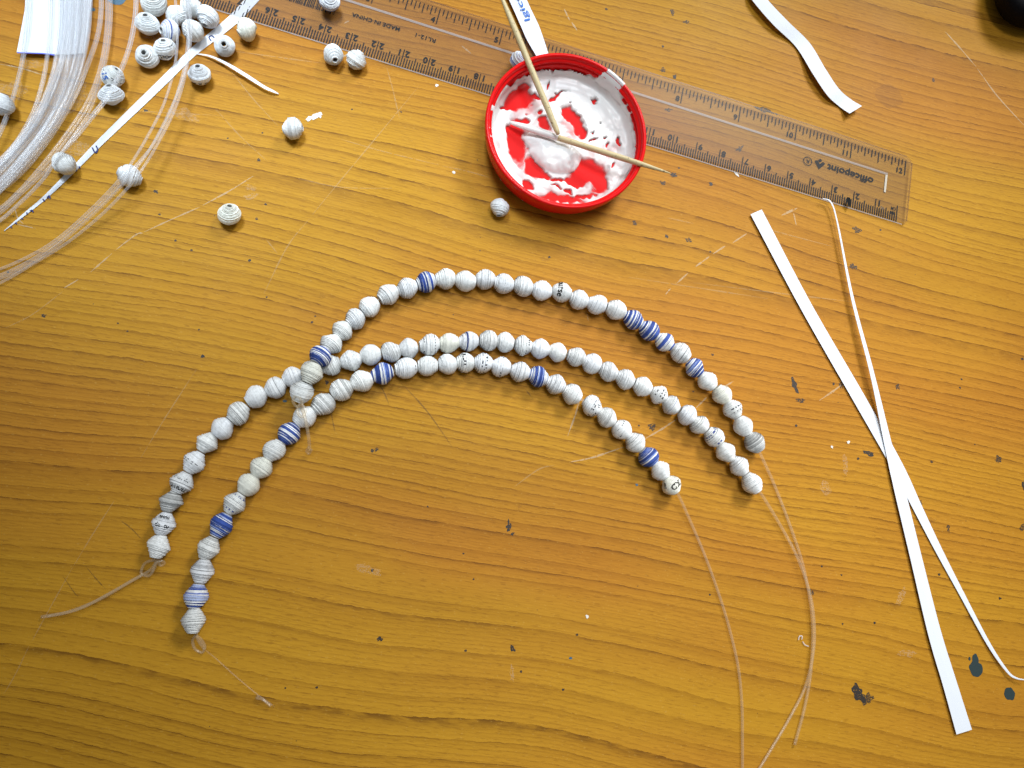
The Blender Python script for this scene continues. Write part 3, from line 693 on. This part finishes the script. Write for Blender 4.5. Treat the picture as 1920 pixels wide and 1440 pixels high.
# two long tapered strips crossing at the right
strip('paper_strip', 'long tapered strip with its wide end at top, passing under another strip at the right',
      [(1407, 402), (1500, 577), (1600, 752), (1672, 878), (1712, 955), (1752, 1031), (1800, 1118), (1851, 1210), (1887, 1260.5), (1905, 1273), (1924, 1275.5)],
      [(1428, 393), (1520, 568), (1618, 737), (1691, 868), (1727, 946), (1763, 1023), (1808, 1113), (1856, 1205), (1889, 1256), (1906, 1270), (1924, 1274)], lambda t: 0.0003 + 0.0035 * max(0, t - 0.6) + 0.0005 * (1 - t) ** 2)
strip('paper_strip', 'long tapered strip with its wide end at bottom, lying over another strip at the right',
      [(1542, 372.6), (1557, 380.5), (1569, 420), (1595, 558), (1631, 701), (1658, 835), (1676, 918), (1706, 1045), (1740, 1190), (1769, 1290), (1793, 1377)],
      [(1543, 371.6), (1559, 379), (1571.5, 419), (1600, 556), (1639, 700), (1672, 832), (1695, 912), (1727, 1040), (1763, 1180), (1795, 1283), (1822, 1368)],
      lambda t: 0.0023 - 0.0004 * t if t < 0.35 else (0.0028 if t < 0.5 else 0.0011) - 0.0006 * max(0, t - .5))
strip('paper_strip', 'wavy white strip with a curled end at the top right above the ruler',
      [(1398, -20), (1412, 3), (1450, 47), (1492, 88), (1524, 139), (1551, 179), (1575, 201), (1593, 213)], [(1426, -20), (1440, 1), (1478, 41), (1518, 81), (1548, 130), (1573, 167), (1596, 187), (1616, 199)],
      lambda t: 0.0006 + 0.0022 * math.sin(t * 7.5) ** 2)
def zl(t): return 0.00015 if t < 0.999 else 0.0002
lc = [(560, -92, 25), (483, -12, 22), (436, 38, 20), (364, 96, 16), (318, 141, 15.5), (273, 185, 15), (222, 234, 13.5), (176, 279, 12), (147, 309, 10.5), (110, 346, 9), (81, 373.5, 7), (45, 403, 5), (8, 433, 1)]
def offs(pts):
    a, b = [], []
    for i, (x, y, wd) in enumerate(pts):
        p, q = pts[max(0, i - 1)], pts[min(len(pts) - 1, i + 1)]; dx, dy = q[0] - p[0], q[1] - p[1]; l = math.hypot(dx, dy)
        a.append((x - dy / l * wd / 2, y + dx / l * wd / 2)); b.append((x + dy / l * wd / 2, y - dx / l * wd / 2))
    return b, a
ls = strip('paper_strip', 'long tapered strip with pen marks running under the ruler and the cords', *offs(lc), zl)
strip('paper_strip', 'thin curled paper sliver with a forked end beside the long strip with pen marks',
      [(367, 100), (394, 104), (425, 117), (460, 137), (495, 160), (512, 169), (522, 175)], [(368, 102), (393, 107), (422, 121), (456, 142), (493, 165), (511, 173), (522, 177)], lambda t: 0.0004 + 0.0018 * math.sin(t * 3.1))
ig = strip('paper_strip', 'paper strip printed with blue letters Igice, reaching down to the red lid over the ruler',
      [(940, -30), (960, 12), (976, 48), (988, 75), (1006, 106)], [(975, -30), (992, 10), (1010, 48), (1019, 73), (1028, 100)], lambda t: RT + 0.0004 + 0.0007 * math.sin(t * 3))
# the print on that strip
def text_on_line(obj, s, a, b, height, z, mat, bold=0.02, name='printed_letters'):
    A, B = P(*a, z), P(*b, z); d = B - A; wlen = np.linalg.norm(d); d /= wlen; up = np.array([-d[1], d[0], 0])
    V, Fc = fit_text(s, wlen, height, bold); mid = (A + B) / 2
    return mesh(name, [mid + d * x + up * y + np.array([0, 0, 0]) for x, y, _ in V], Fc, mat, obj)
text_on_line(ig, 'Igice', (991, 38), (968, -12), 0.0031, RT + 0.00155, M_inkblue, 0.006)
def pen(obj, pts, z=0.00040, wd=2.6):
    V, Fc = ribbon_data(pts, wd, z, 6, False); return mesh('pen_mark', V, Fc, M_pen, obj)
for q in ([(396, 77), (392, 70), (397, 67), (402, 71)], [(173, 276), (176, 283), (180, 286), (183, 280), (180, 273)], [(148, 312), (150, 315)], [(142, 318), (144, 321)], [(88, 371), (92, 367), (94, 372)], [(80, 373), (84, 377)],
          [(56, 396), (60, 394), (62, 398)], [(50, 398), (51, 402)], [(40, 409), (43, 411)], [(29, 417), (31, 420)], [(20, 424), (22, 427)]):
    pen(ls, q)

# folded white card under the cord bundle
def card():
    pts = [(49, -14), (47, 20), (40, 62), (32, 99), (60, 100), (84, 101), (103, 104), (130, 103), (158, 100), (166, 50), (174, -14)]
    z = 0.0010; n = len(pts); V = [P(u, v, z + (0.0008 if i in (3, 4, 5) else 0)) for i, (u, v) in enumerate(pts)]
    c = np.mean(V, 0); b0 = np.array([c[0], c[1], 0]); V = [v - b0 for v in V]
    th = 0.0003; W2 = V + [v + np.array([0, 0, th]) for v in V]
    Fc = [tuple(range(n))[::-1], tuple(n + i for i in range(n))] + [(i, (i + 1) % n, n + (i + 1) % n, n + i) for i in range(n)]
    o = mesh('paper_card', W2, Fc, M_paper); o.location = b0
    tag(o, 'white paper card under the bundle of clear cords at the upper left', 'paper')
    V2, F2 = ribbon_data([(32, 98.5), (60, 99.5), (84, 100.5), (103, 103.5)], 2.4, z + 0.0014, 6, False); mesh('blue_edge_fringe', V2, F2, plain('blue_fringe', (0.10, 0.13, 0.62), 0.6), o)  # lens colour fringe at the card's edge, painted as a blue line
card()

# ------------------------------------------------------------------ coil of clear cord
def build_coil():
    b0 = P(110, 180); root = empty('cord_coil', (b0[0], b0[1], 0), 'coiled bundle of clear nylon cord sweeping across the upper left corner', 'cord')
    r = random.Random(21)
    def cord(pts, zs, rad=0.00042):
        (ax, ay), (bx, by) = pts[-2], pts[-1]; l = math.hypot(bx - ax, by - ay); pts = [(pts[0][0] + (pts[0][0] - pts[1][0]) * 1.5, -110)] + list(pts) + [(bx + (bx - ax) / l * 110, by + (by - ay) / l * 60)]; zs = [zs[0]] + list(zs) + [zs[-1]]
        z = np.interp(np.linspace(0, 1, len(pts)), np.linspace(0, 1, len(zs)), zs)
        tube('cord', catmull([P(u, v, zz) for (u, v), zz in zip(pts, z)], 6), rad, M_coil, root, 8)
    cord([(50, -20), (49, 40), (43, 100), (30, 160), (12, 215), (-10, 262)], [0.0022, 0.0022, 0.0040, 0.0045], 0.00048)
    cord([(57, -20), (55, 40), (47, 100), (33, 160), (16, 215), (-8, 268)], [0.0025, 0.0025, 0.0030], 0.00040)
    cord([(94, -20), (91, 60), (87, 105), (80, 145), (68, 190), (52, 228), (25, 272), (-10, 316)], [0.0025, 0.0022, 0.0010, 0.0010])
    cord([(97, -20), (95, 60), (90, 105), (83, 150), (70, 195), (52, 236), (25, 280), (-10, 322)], [0.0030, 0.0030, 0.0020, 0.0012])
    A = [(112, -20), (110, 50), (104, 105), (90, 155), (66, 210), (34, 258), (-12, 305)]
    B = [(172, -20), (167, 60), (156, 120), (136, 178), (105, 234), (62, 290), (-12, 372)]
    for i in range(30):
        f = min(1.0, max(0.0, (i + r.uniform(-.45, .45)) / 29)); g = min(1, max(0, f + r.uniform(-0.10, 0.10)))
        pts = []
        for j, (a, b) in enumerate(zip(A, B)):
            k = f + (g - f) * j / 6; pts.append((a[0] + (b[0] - a[0]) * k + r.uniform(-1.2, 1.2), a[1] + (b[1] - a[1]) * k))
        z0 = 0.0022 + r.uniform(0, 0.0045); cord(pts, [z0, z0, 0.0012 + r.uniform(0, 0.0045), 0.001 + r.uniform(0, 0.004)], r.uniform(0.00036, 0.00046))
    for dx, dy in ((0, 0), (4.5, 3)):
        cord([(188 + dx, -20), (187 + dx, 25), (180 + dx, 70), (160 + dx, 127), (137 + dx, 183), (95 + dx, 253), (44 + dx, 315 + dy), (-10, 362 + dy)], [0.003, 0.003, 0.002, 0.0015], 0.00042)
    for dx, dy, z in ((0, 0, 0.002), (5, 4, 0.0032), (9, 10, 0.0022)):
        cord([(199 + dx, -20), (200 + dx, 30), (195 + dx, 85), (184 + dx, 137), (162 + dx, 192 + dy), (128 + dx, 245 + dy), (85 + dx, 301 + dy), (38, 355 + dy), (-12, 398 + dy)], [z, z, z, 0.002, 0.001], 0.00042)
    for dx, dy in ((0, 0), (4, 2)):
        cord([(254 + dx, -20), (251 + dx, 35), (240 + dx, 90), (221 + dx, 140), (200 + dx, 180 + dy), (170 + dx, 218 + dy), (140 + dx, 255 + dy), (112, 290 + dy), (80, 336 + dy), (35, 382 + dy), (-12, 420 + dy)],
             [0.0050, 0.0070, 0.0088, 0.0092, 0.0088, 0.0090, 0.0095, 0.0070, 0.0030, 0.0012], 0.00046)
    cord([(327, -20), (332, 50), (329, 115), (308, 193), (272, 264), (240, 315), (213, 349), (166, 397), (110, 446), (55, 480), (-12, 508)], [0.009, 0.009, 0.0085, 0.0088, 0.0095, 0.006, 0.002, 0.001], 0.00044)
    cord([(349, -20), (353, 42), (350, 98), (341, 146), (318, 214), (286, 273), (247, 319), (215, 357), (165, 405), (105, 456), (50, 492), (-12, 520)], [0.009, 0.009, 0.0085, 0.0088, 0.0098, 0.0065, 0.002, 0.001], 0.00046)
    cord([(345, -20), (349, 40), (354, 75), (350, 120), (337, 165), (312, 222), (281, 280), (250, 322), (216, 361), (168, 408), (108, 459), (55, 496), (-12, 526)], [0.0105, 0.0100, 0.0088, 0.0090, 0.0103, 0.007, 0.0025, 0.001], 0.00044)
    cord([(352, -20), (358, 50), (356, 90), (348, 139), (328, 205), (296, 269), (264, 321), (236, 356), (190, 403), (130, 452), (70, 490), (-12, 536)], [0.009, 0.009, 0.0085, 0.0088, 0.0095, 0.0065, 0.002, 0.001], 0.00044)
build_coil()

# ------------------------------------------------------------------ red lid, glue, sticks
RIM_Z = 0.0128
tilt_ax = Vector((rcx, rsx, 0)); TILT = Matrix.Rotation(math.radians(3.2), 3, tilt_ax)
LB = np.array([0.0182, 0.0944, 0.0019])
def LW(x, y, z):
    q = TILT @ Vector((x, y, z)); return (LB[0] + q[0], LB[1] + q[1], LB[2] + q[2])
def inv_lid(pt):
    q = TILT.inverted() @ Vector((pt[0] - LB[0], pt[1] - LB[1], pt[2] - LB[2])); return np.array(q)
def lid_px(u, v, zl):
    """photo pixel -> lid frame on the plane zl above the lid's base"""
    n = np.array(TILT @ Vector((0, 0, 1))); d = RIGHT * ((u - 960) / F) - UP * ((v - 720) / F) - BACK
    p0 = np.array(LW(0, 0, zl)); t = ((p0 - CAM) @ n) / (d @ n); return inv_lid(CAM + t * d)
def crop(x, y): return 880 + x / 3.4286, y / 3.4286
def revolve(prof, seg=128):
    V = []; Fc = []
    for i, (r, z) in enumerate(prof):
        for k in range(seg):
            a = 2 * math.pi * k / seg; V.append(LW(r * math.cos(a), r * math.sin(a), z))
    for i in range(len(prof) - 1):
        for k in range(seg):
            k2 = (k + 1) % seg; Fc.append((i * seg + k, i * seg + k2, (i + 1) * seg + k2, (i + 1) * seg + k))
    return V, Fc
def build_lid():
    root = empty('jar_lid', tuple(LB), 'upturned red plastic jar lid holding white glue, resting on the ruler', 'lid')
    prof = [(0.0002, 0.0), (0.0255, 0.0), (0.0268, 0.0003), (0.0279, 0.0010), (0.0286, 0.0020), (0.0292, 0.0036), (0.0299, 0.0062), (0.0304, 0.0090), (0.0306, 0.0116), (0.0306, 0.0122),
            (0.03045, 0.0126), (0.0301, 0.0128), (0.0297, 0.0128), (0.02935, 0.0126), (0.0291, 0.0122), (0.0290, 0.0118), (0.0288, 0.0102), (0.02865, 0.0090), (0.0284, 0.0060), (0.0281, 0.0034), (0.0277, 0.0024), (0.0268, 0.0019), (0.0255, 0.0018), (0.0002, 0.0018)]
    V, Fc = revolve(prof); mesh('shell', V, Fc, M_red, root, smooth=True)
    for zc in (0.0104, 0.0082):
        pr = [(0.0292, zc + 0.0008), (0.0283, zc + 0.0005), (0.02795, zc), (0.0281, zc - 0.0004), (0.0292, zc - 0.0007)]
        V, Fc = revolve(pr); mesh('thread_ridge', V, Fc, M_red, root, smooth=True)
build_lid()

def vnoise(x, y, seed=0):
    """smooth value noise for arrays"""
    rg = np.random.RandomState(seed); T = rg.rand(64, 64)
    xi, yi = np.floor(x).astype(int), np.floor(y).astype(int); fx, fy = x - xi, y - yi
    fx = fx * fx * (3 - 2 * fx); fy = fy * fy * (3 - 2 * fy)
    g = lambda a, b: T[a % 64, b % 64]
    return (g(xi, yi) * (1 - fx) + g(xi + 1, yi) * fx) * (1 - fy) + (g(xi, yi + 1) * (1 - fx) + g(xi + 1, yi + 1) * fx) * fy
def glue_material():
    k = NT('white_glue'); at = k.n('ShaderNodeAttribute', attribute_name='film')
    k.b.inputs['Base Color'].default_value = rgb(0.76, 0.75, 0.725); k.b.inputs['Roughness'].default_value = 0.32
    k.b.inputs['Subsurface Weight'].default_value = 0.0
    k.put(k.b.inputs['Alpha'], k.ramp(at.outputs['Fac'], 0.0, 1.0)); return k.m
def build_glue():
    M_glue = glue_material()
    b0 = Vector(LB)
    n = 190; Rf = 0.0279; g = np.linspace(-Rf, Rf, n); X, Y = np.meshgrid(g, g, indexing='ij')
    s = 900.0
    wx = (vnoise(X * 260 + 9, Y * 260 + 5, 1) - 0.5) * 0.0045 + (vnoise(X * 800 + 9, Y * 800 + 5, 3) - 0.5) * 0.0020
    wy = (vnoise(X * 260 + 33, Y * 260 + 15, 2) - 0.5) * 0.0045 + (vnoise(X * 800 + 3, Y * 800 + 45, 4) - 0.5) * 0.0020
    H = 0.00055 + 0.0007 * vnoise(X * 260 + 2, Y * 260 + 8, 5)
    px1 = np.linalg.norm(lid_px(*crop(1, 0), 0.002) - lid_px(*crop(0, 0), 0.002))
    def feat(cx, cy, rx, ry, ang, wob=0.6):
        c = lid_px(*crop(cx, cy), 0.0022); a = math.radians(-ang)
        dx, dy = X + wx * wob - c[0], Y + wy * wob - c[1]
        u = (dx * math.cos(a) + dy * math.sin(a)) / (rx * px1); v = (-dx * math.sin(a) + dy * math.cos(a)) / (ry * px1)
        return np.sqrt(u * u + v * v)
    holes = [(310, 640, 75, 62, -35), (335, 550, 52, 50, 0), (270, 690, 50, 22, 0), (415, 625, 32, 16, -10), (515, 555, 10, 26, 20), (790, 650, 24, 12, 45), (660, 770, 96, 34, 55), (720, 850, 40, 20, 40), (300, 920, 40, 112, -8), (265, 830, 26, 30, 0),
             (350, 770, 42, 18, -25), (490, 790, 34, 34, 0), (770, 1115, 112, 70, 10), (835, 1175, 52, 48, 0), (690, 1160, 60, 30, 0), (410, 1085, 46, 64, -30), (450, 1120, 50, 30, 0), (365, 1195, 34, 18, 50), (620, 1228, 30, 13, 45), (590, 1280, 120, 20, 5), (735, 1262, 70, 16, -20),
             (570, 1150, 56, 9, 0), (945, 910, 11, 14, 0), (893, 940, 10, 14, 0), (922, 1070, 10, 22, 10), (520, 458, 70, 10, -5), (790, 905, 26, 6, -30), (575, 625, 62, 6, -35), (655, 735, 7, 7, 0), (545, 1190, 30, 8, 0), (470, 715, 12, 24, 25),
             (640, 745, 8, 8, 0), (750, 775, 5, 5, 0), (830, 795, 5, 5, 0), (790, 865, 6, 10, 0), (855, 890, 5, 5, 0), (1000, 700, 8, 24, 20), (640, 670, 5, 5, 0)]
    hole = np.zeros_like(H)
    for h_ in holes:
        d = feat(*h_); hole = np.maximum(hole, np.clip((1.42 - d) / 0.75, 0, 1))
    # a thick dollop, and thicker glue on the far right
    acc = np.zeros_like(H); thick = np.zeros_like(H)
    for (cx, cy, rx, ry, a, hh) in [(545, 985, 175, 125, 20, 0.0036), (610, 1010, 110, 105, 0, 0.0042), (470, 920, 120, 66, 10, 0.0022)]:
        d = feat(cx, cy, rx, ry, a, 0.22); acc += np.exp(2600 * hh * np.clip(1 - d ** 2, 0, 1) ** 0.7) - 1
    for (cx, cy, rx, ry, a, hh) in [(560, 720, 60, 110, 20, 0.0009), (850, 700, 260, 260, 0, 0.0008), (450, 540, 120, 100, 0, 0.0008), (680, 560, 140, 110, 0, 0.0008), (230, 800, 60, 200, 5, 0.0008), (930, 1150, 90, 60, -30, 0.0008), (480, 1170, 120, 40, 30, 0.0006)]:
        d = feat(cx, cy, rx, ry, a, 0.3); thick = np.maximum(thick, hh * np.clip(1 - d ** 2, 0, 1))
    H = (H + thick) * (1 - hole) - 0.0007 * hole + np.log(1 + acc) / 2600
    ang = np.arctan2(Y, X); rad_ = np.sqrt(X * X + Y * Y)
    H += 0.00030 * (vnoise(ang * 3.2 + 20 + rad_ * 90, rad_ * 900 + 7, 14) - 0.5) * (1 - hole) * np.exp(-acc)
    H += 0.00022 * (vnoise(X * 520 + 3, Y * 520 + 4, 9) - 0.4) * (X > 0.002) * (1 - hole)
    rr = np.sqrt(X * X + Y * Y)
    H = H - 0.0 + 0.0030 * np.clip((rr - 0.0255) / 0.0024, 0, 1) ** 2
    idx = -np.ones((n, n), int); V = []; film = []
    for i in range(n):
        for j in range(n):
            if rr[i, j] < Rf and H[i, j] > -0.0008:
                idx[i, j] = len(V); V.append(LW(X[i, j], Y[i, j], 0.0018 + H[i, j])); film.append(min(1, max(0, H[i, j] / 0.00130)))
    Fc = []
    for i in range(n - 1):
        for j in range(n - 1):
            q = (idx[i, j], idx[i + 1, j], idx[i + 1, j + 1], idx[i, j + 1])
            if min(q) >= 0: Fc.append(q)
    # glue clinging to the inside of the wall
    def top(deg):
        d = deg % 360; w1 = 0.0007 * math.sin(d * 0.31) + 0.0006 * math.sin(d * 0.83 + 1)
        pts = [(0, 0.0066), (25, 0.0080), (40, 0.0100), (44, 0.0127), (60, 0.0127), (63, 0.0068), (80, 0.0052), (105, 0.0046), (122, 0.0050), (136, 0.0042), (141, 0.0095), (160, 0.0112), (185, 0.0110), (200, 0.0095), (206, 0.0040), (230, 0.0034), (255, 0.0046), (290, 0.0044), (315, 0.0050), (340, 0.0066), (360, 0.0066)]
        z = np.interp(d, [p[0] for p in pts], [p[1] for p in pts]); return z + (w1 if z < 0.012 else 0)
    o = len(V); seg = 260; rows = 9
    for k in range(seg):
        a = 2 * math.pi * k / seg; zt = top(math.degrees(a))
        for j in range(rows):
            f = j / (rows - 1); z = 0.0022 + (zt - 0.0022) * f
            wall = 0.0279 - 0.0003 * math.sin(f * 3.1) - 0.00015 * math.sin(a * 31 + 7 * f)
            if z > 0.0105: wall = 0.0279 + (z - 0.0105) * 0.62
            if j == rows - 1: wall += 0.0009
            V.append(LW(wall * math.cos(a), wall * math.sin(a), z + (0.0003 if zt > 0.012 and j == rows - 1 else 0))); film.append(1.0)
    for k in range(seg):
        for j in range(rows - 1):
            k2 = (k + 1) % seg; Fc.append((o + k * rows + j, o + k * rows + j + 1, o + k2 * rows + j + 1, o + k2 * rows + j))
    # smear over the rim
    V2, F2 = [], []; o = len(V); a0, a1 = math.radians(42), math.radians(59); m = 16
    profr = [(0.0289, 0.0116), (0.02915, 0.0126), (0.0296, 0.01305), (0.0301, 0.01305), (0.03055, 0.0127)]
    for k in range(m):
        a = a0 + (a1 - a0) * k / (m - 1)
        for j, (r_, z_) in enumerate(profr):
            fl = 1.0 if 0 < k < m - 1 else 0.0
            V.append(LW((r_ + 0.00005) * math.cos(a), (r_ + 0.00005) * math.sin(a), z_)); film.append(fl if not (j == 4 and k % 3 == 0) else 0.3)
    for k in range(m - 1):
        for j in range(4): Fc.append((o + k * 5 + j, o + k * 5 + j + 1, o + (k + 1) * 5 + j + 1, o + (k + 1) * 5 + j))
    V = np.array(V) - np.array(b0)
    ob = mesh('glue', V, Fc, M_glue, smooth=True); ob.location = b0
    at = ob.data.attributes.new('film', 'FLOAT', 'POINT'); at.data.foreach_set('value', np.array(film, np.float32))
    tag(ob, 'wet white glue smeared and pooled inside the red lid', 'glue')
    return M_glue
M_glue = build_glue()

def stick_material():
    k = NT('pale_stick_wood'); tc = k.n('ShaderNodeTexCoord').outputs['Object']
    mp = k.n('ShaderNodeMapping'); mp.inputs['Scale'].default_value = (1, 1, 0.08); k.put(mp.inputs[0], tc)
    f = k.noise(mp.outputs[0], 2600, 3, 0.6); sp = k.ramp(k.noise(tc, 700, 2), 0.62, 0.68)
    c = k.mix(f, rgb(0.40, 0.30, 0.13), rgb(0.72, 0.60, 0.34)); c = k.mix(k.math('MULTIPLY', sp, 0.7), c, rgb(0.14, 0.09, 0.03))
    k.put(k.b.inputs['Base Color'], c); k.b.inputs['Roughness'].default_value = 0.55; return k.m
M_stick = stick_material()
def stick(a, b, prof, label, extra=None):
    """a, b world ends; the stick is modelled along local z so that its grain follows it"""
    a, b = Vector(a), Vector(b); d = b - a; L = d.length; seg = 10
    def shape(prof, grow=0.0):
        V = []; Fc = []
        for t, r in prof:
            for k in range(seg):
                an = 2 * math.pi * k / seg; rr = r * (1 + 0.04 * math.sin(3 * an + t * 5)) + grow
                V.append((rr * math.cos(an), rr * math.sin(an), t * L))
        m = len(prof)
        for i in range(m - 1):
            for k in range(seg):
                k2 = (k + 1) % seg; Fc.append((i * seg + k, i * seg + k2, (i + 1) * seg + k2, (i + 1) * seg + k))
        Fc.append(tuple(range(seg))[::-1]); Fc.append(tuple((m - 1) * seg + k for k in range(seg))); return V, Fc
    root = empty('wooden_stick', a, label, 'stick', 'wooden sticks in the lid')
    root.rotation_euler = d.to_track_quat('Z', 'Y').to_euler()
    V, Fc = shape(prof); mesh('shaft', V, Fc, M_stick, root, smooth=True, local=True)
    if extra:
        V, Fc = shape(extra, 0.00012); mesh('glue_coat', V, Fc, M_glue_solid, root, smooth=True, local=True)
M_glue_solid = plain('glue_on_stick', (0.78, 0.76, 0.72), 0.35)
Bl, Br = P(955, 229, 0.0062), P(1257, 325, 0.0172)
stick(Bl, Br, [(0, 0.0003), (0.05, 0.0006), (0.15, 0.0010), (0.3, 0.0011), (0.5, 0.00112), (0.72, 0.0011), (0.83, 0.0009), (0.94, 0.0005), (1, 0.0002)],
      'pale wooden stick lying flat across the lid, its left half coated in glue', [(0.0, 0.0004), (0.05, 0.0008), (0.12, 0.0012), (0.22, 0.00125), (0.29, 0.0011), (0.33, 0.0008)])
At, Ab = P(936, -16, 0.0200), P(1047, 252, 0.0122)
stick(At, Ab, [(0, 0.0004), (0.06, 0.0007), (0.16, 0.0010), (0.3, 0.0012), (0.6, 0.0012), (0.85, 0.00115), (0.97, 0.0010), (1, 0.0007)],
      'pale wooden stick leaning over the lid\'s upper rim from the top of the photo')

# ------------------------------------------------------------------ clear shavings on the table
def shavings():
    for i, (pts, lab) in enumerate([([(1497, 1200), (1499, 1193), (1504, 1193), (1503, 1199)], 'tiny curled clear shaving on the wood left of the cord tails'),
                                    ([(1505, 1203), (1509, 1209), (1516, 1212)], 'tiny straight clear shaving on the wood below a curled one')]):
        p = catmull([P(u, v, 0.0004) for u, v in pts], 6); c = p.mean(0); c[2] = 0
        V, Fc = tube_data(p - c, 0.00022, 6); o = mesh('plastic_shaving', V, Fc, M_clearbit, smooth=True); o.location = c; tag(o, lab, 'shaving', 'clear plastic shavings')
shavings()

# ------------------------------------------------------------------ dark object at the corner
def corner_object():
    c = P(1944, -16, 0.010); m1 = plain('black_leather', (0.003, 0.0025, 0.004), 0.6, 0.12, 0.3, 1500)
    m2 = plain('dark_purple_panel', (0.016, 0.010, 0.024), 0.4, 0.3, 0.2, 1500)
    root = empty('dark_object', (c[0], c[1], 0), 'rounded black object with purplish sheen reaching in at the upper right corner', 'object')
    def sup(rx, ry, rz, cz, nx=30, ny=18, e=0.75):
        V = []; Fc = []
        for i in range(ny + 1):
            p = -math.pi / 2 + math.pi * i / ny
            for k in range(nx):
                t = 2 * math.pi * k / nx; f = lambda w: math.copysign(abs(w) ** e, w)
                V.append((rx * f(math.cos(p)) * f(math.cos(t)), ry * f(math.cos(p)) * f(math.sin(t)), cz + rz * f(math.sin(p))))
        for i in range(ny):
            for k in range(nx):
                k2 = (k + 1) % nx; Fc.append((i * nx + k, i * nx + k2, (i + 1) * nx + k2, (i + 1) * nx + k))
        return V, Fc
    V, Fc = sup(0.0185, 0.0165, 0.008, 0.0081); mesh('body', V, Fc, m1, root, smooth=True, local=True)
    V, Fc = sup(0.0135, 0.0105, 0.0030, 0.0150); mesh('raised_panel', V, Fc, m2, root, smooth=True, local=True)
corner_object()
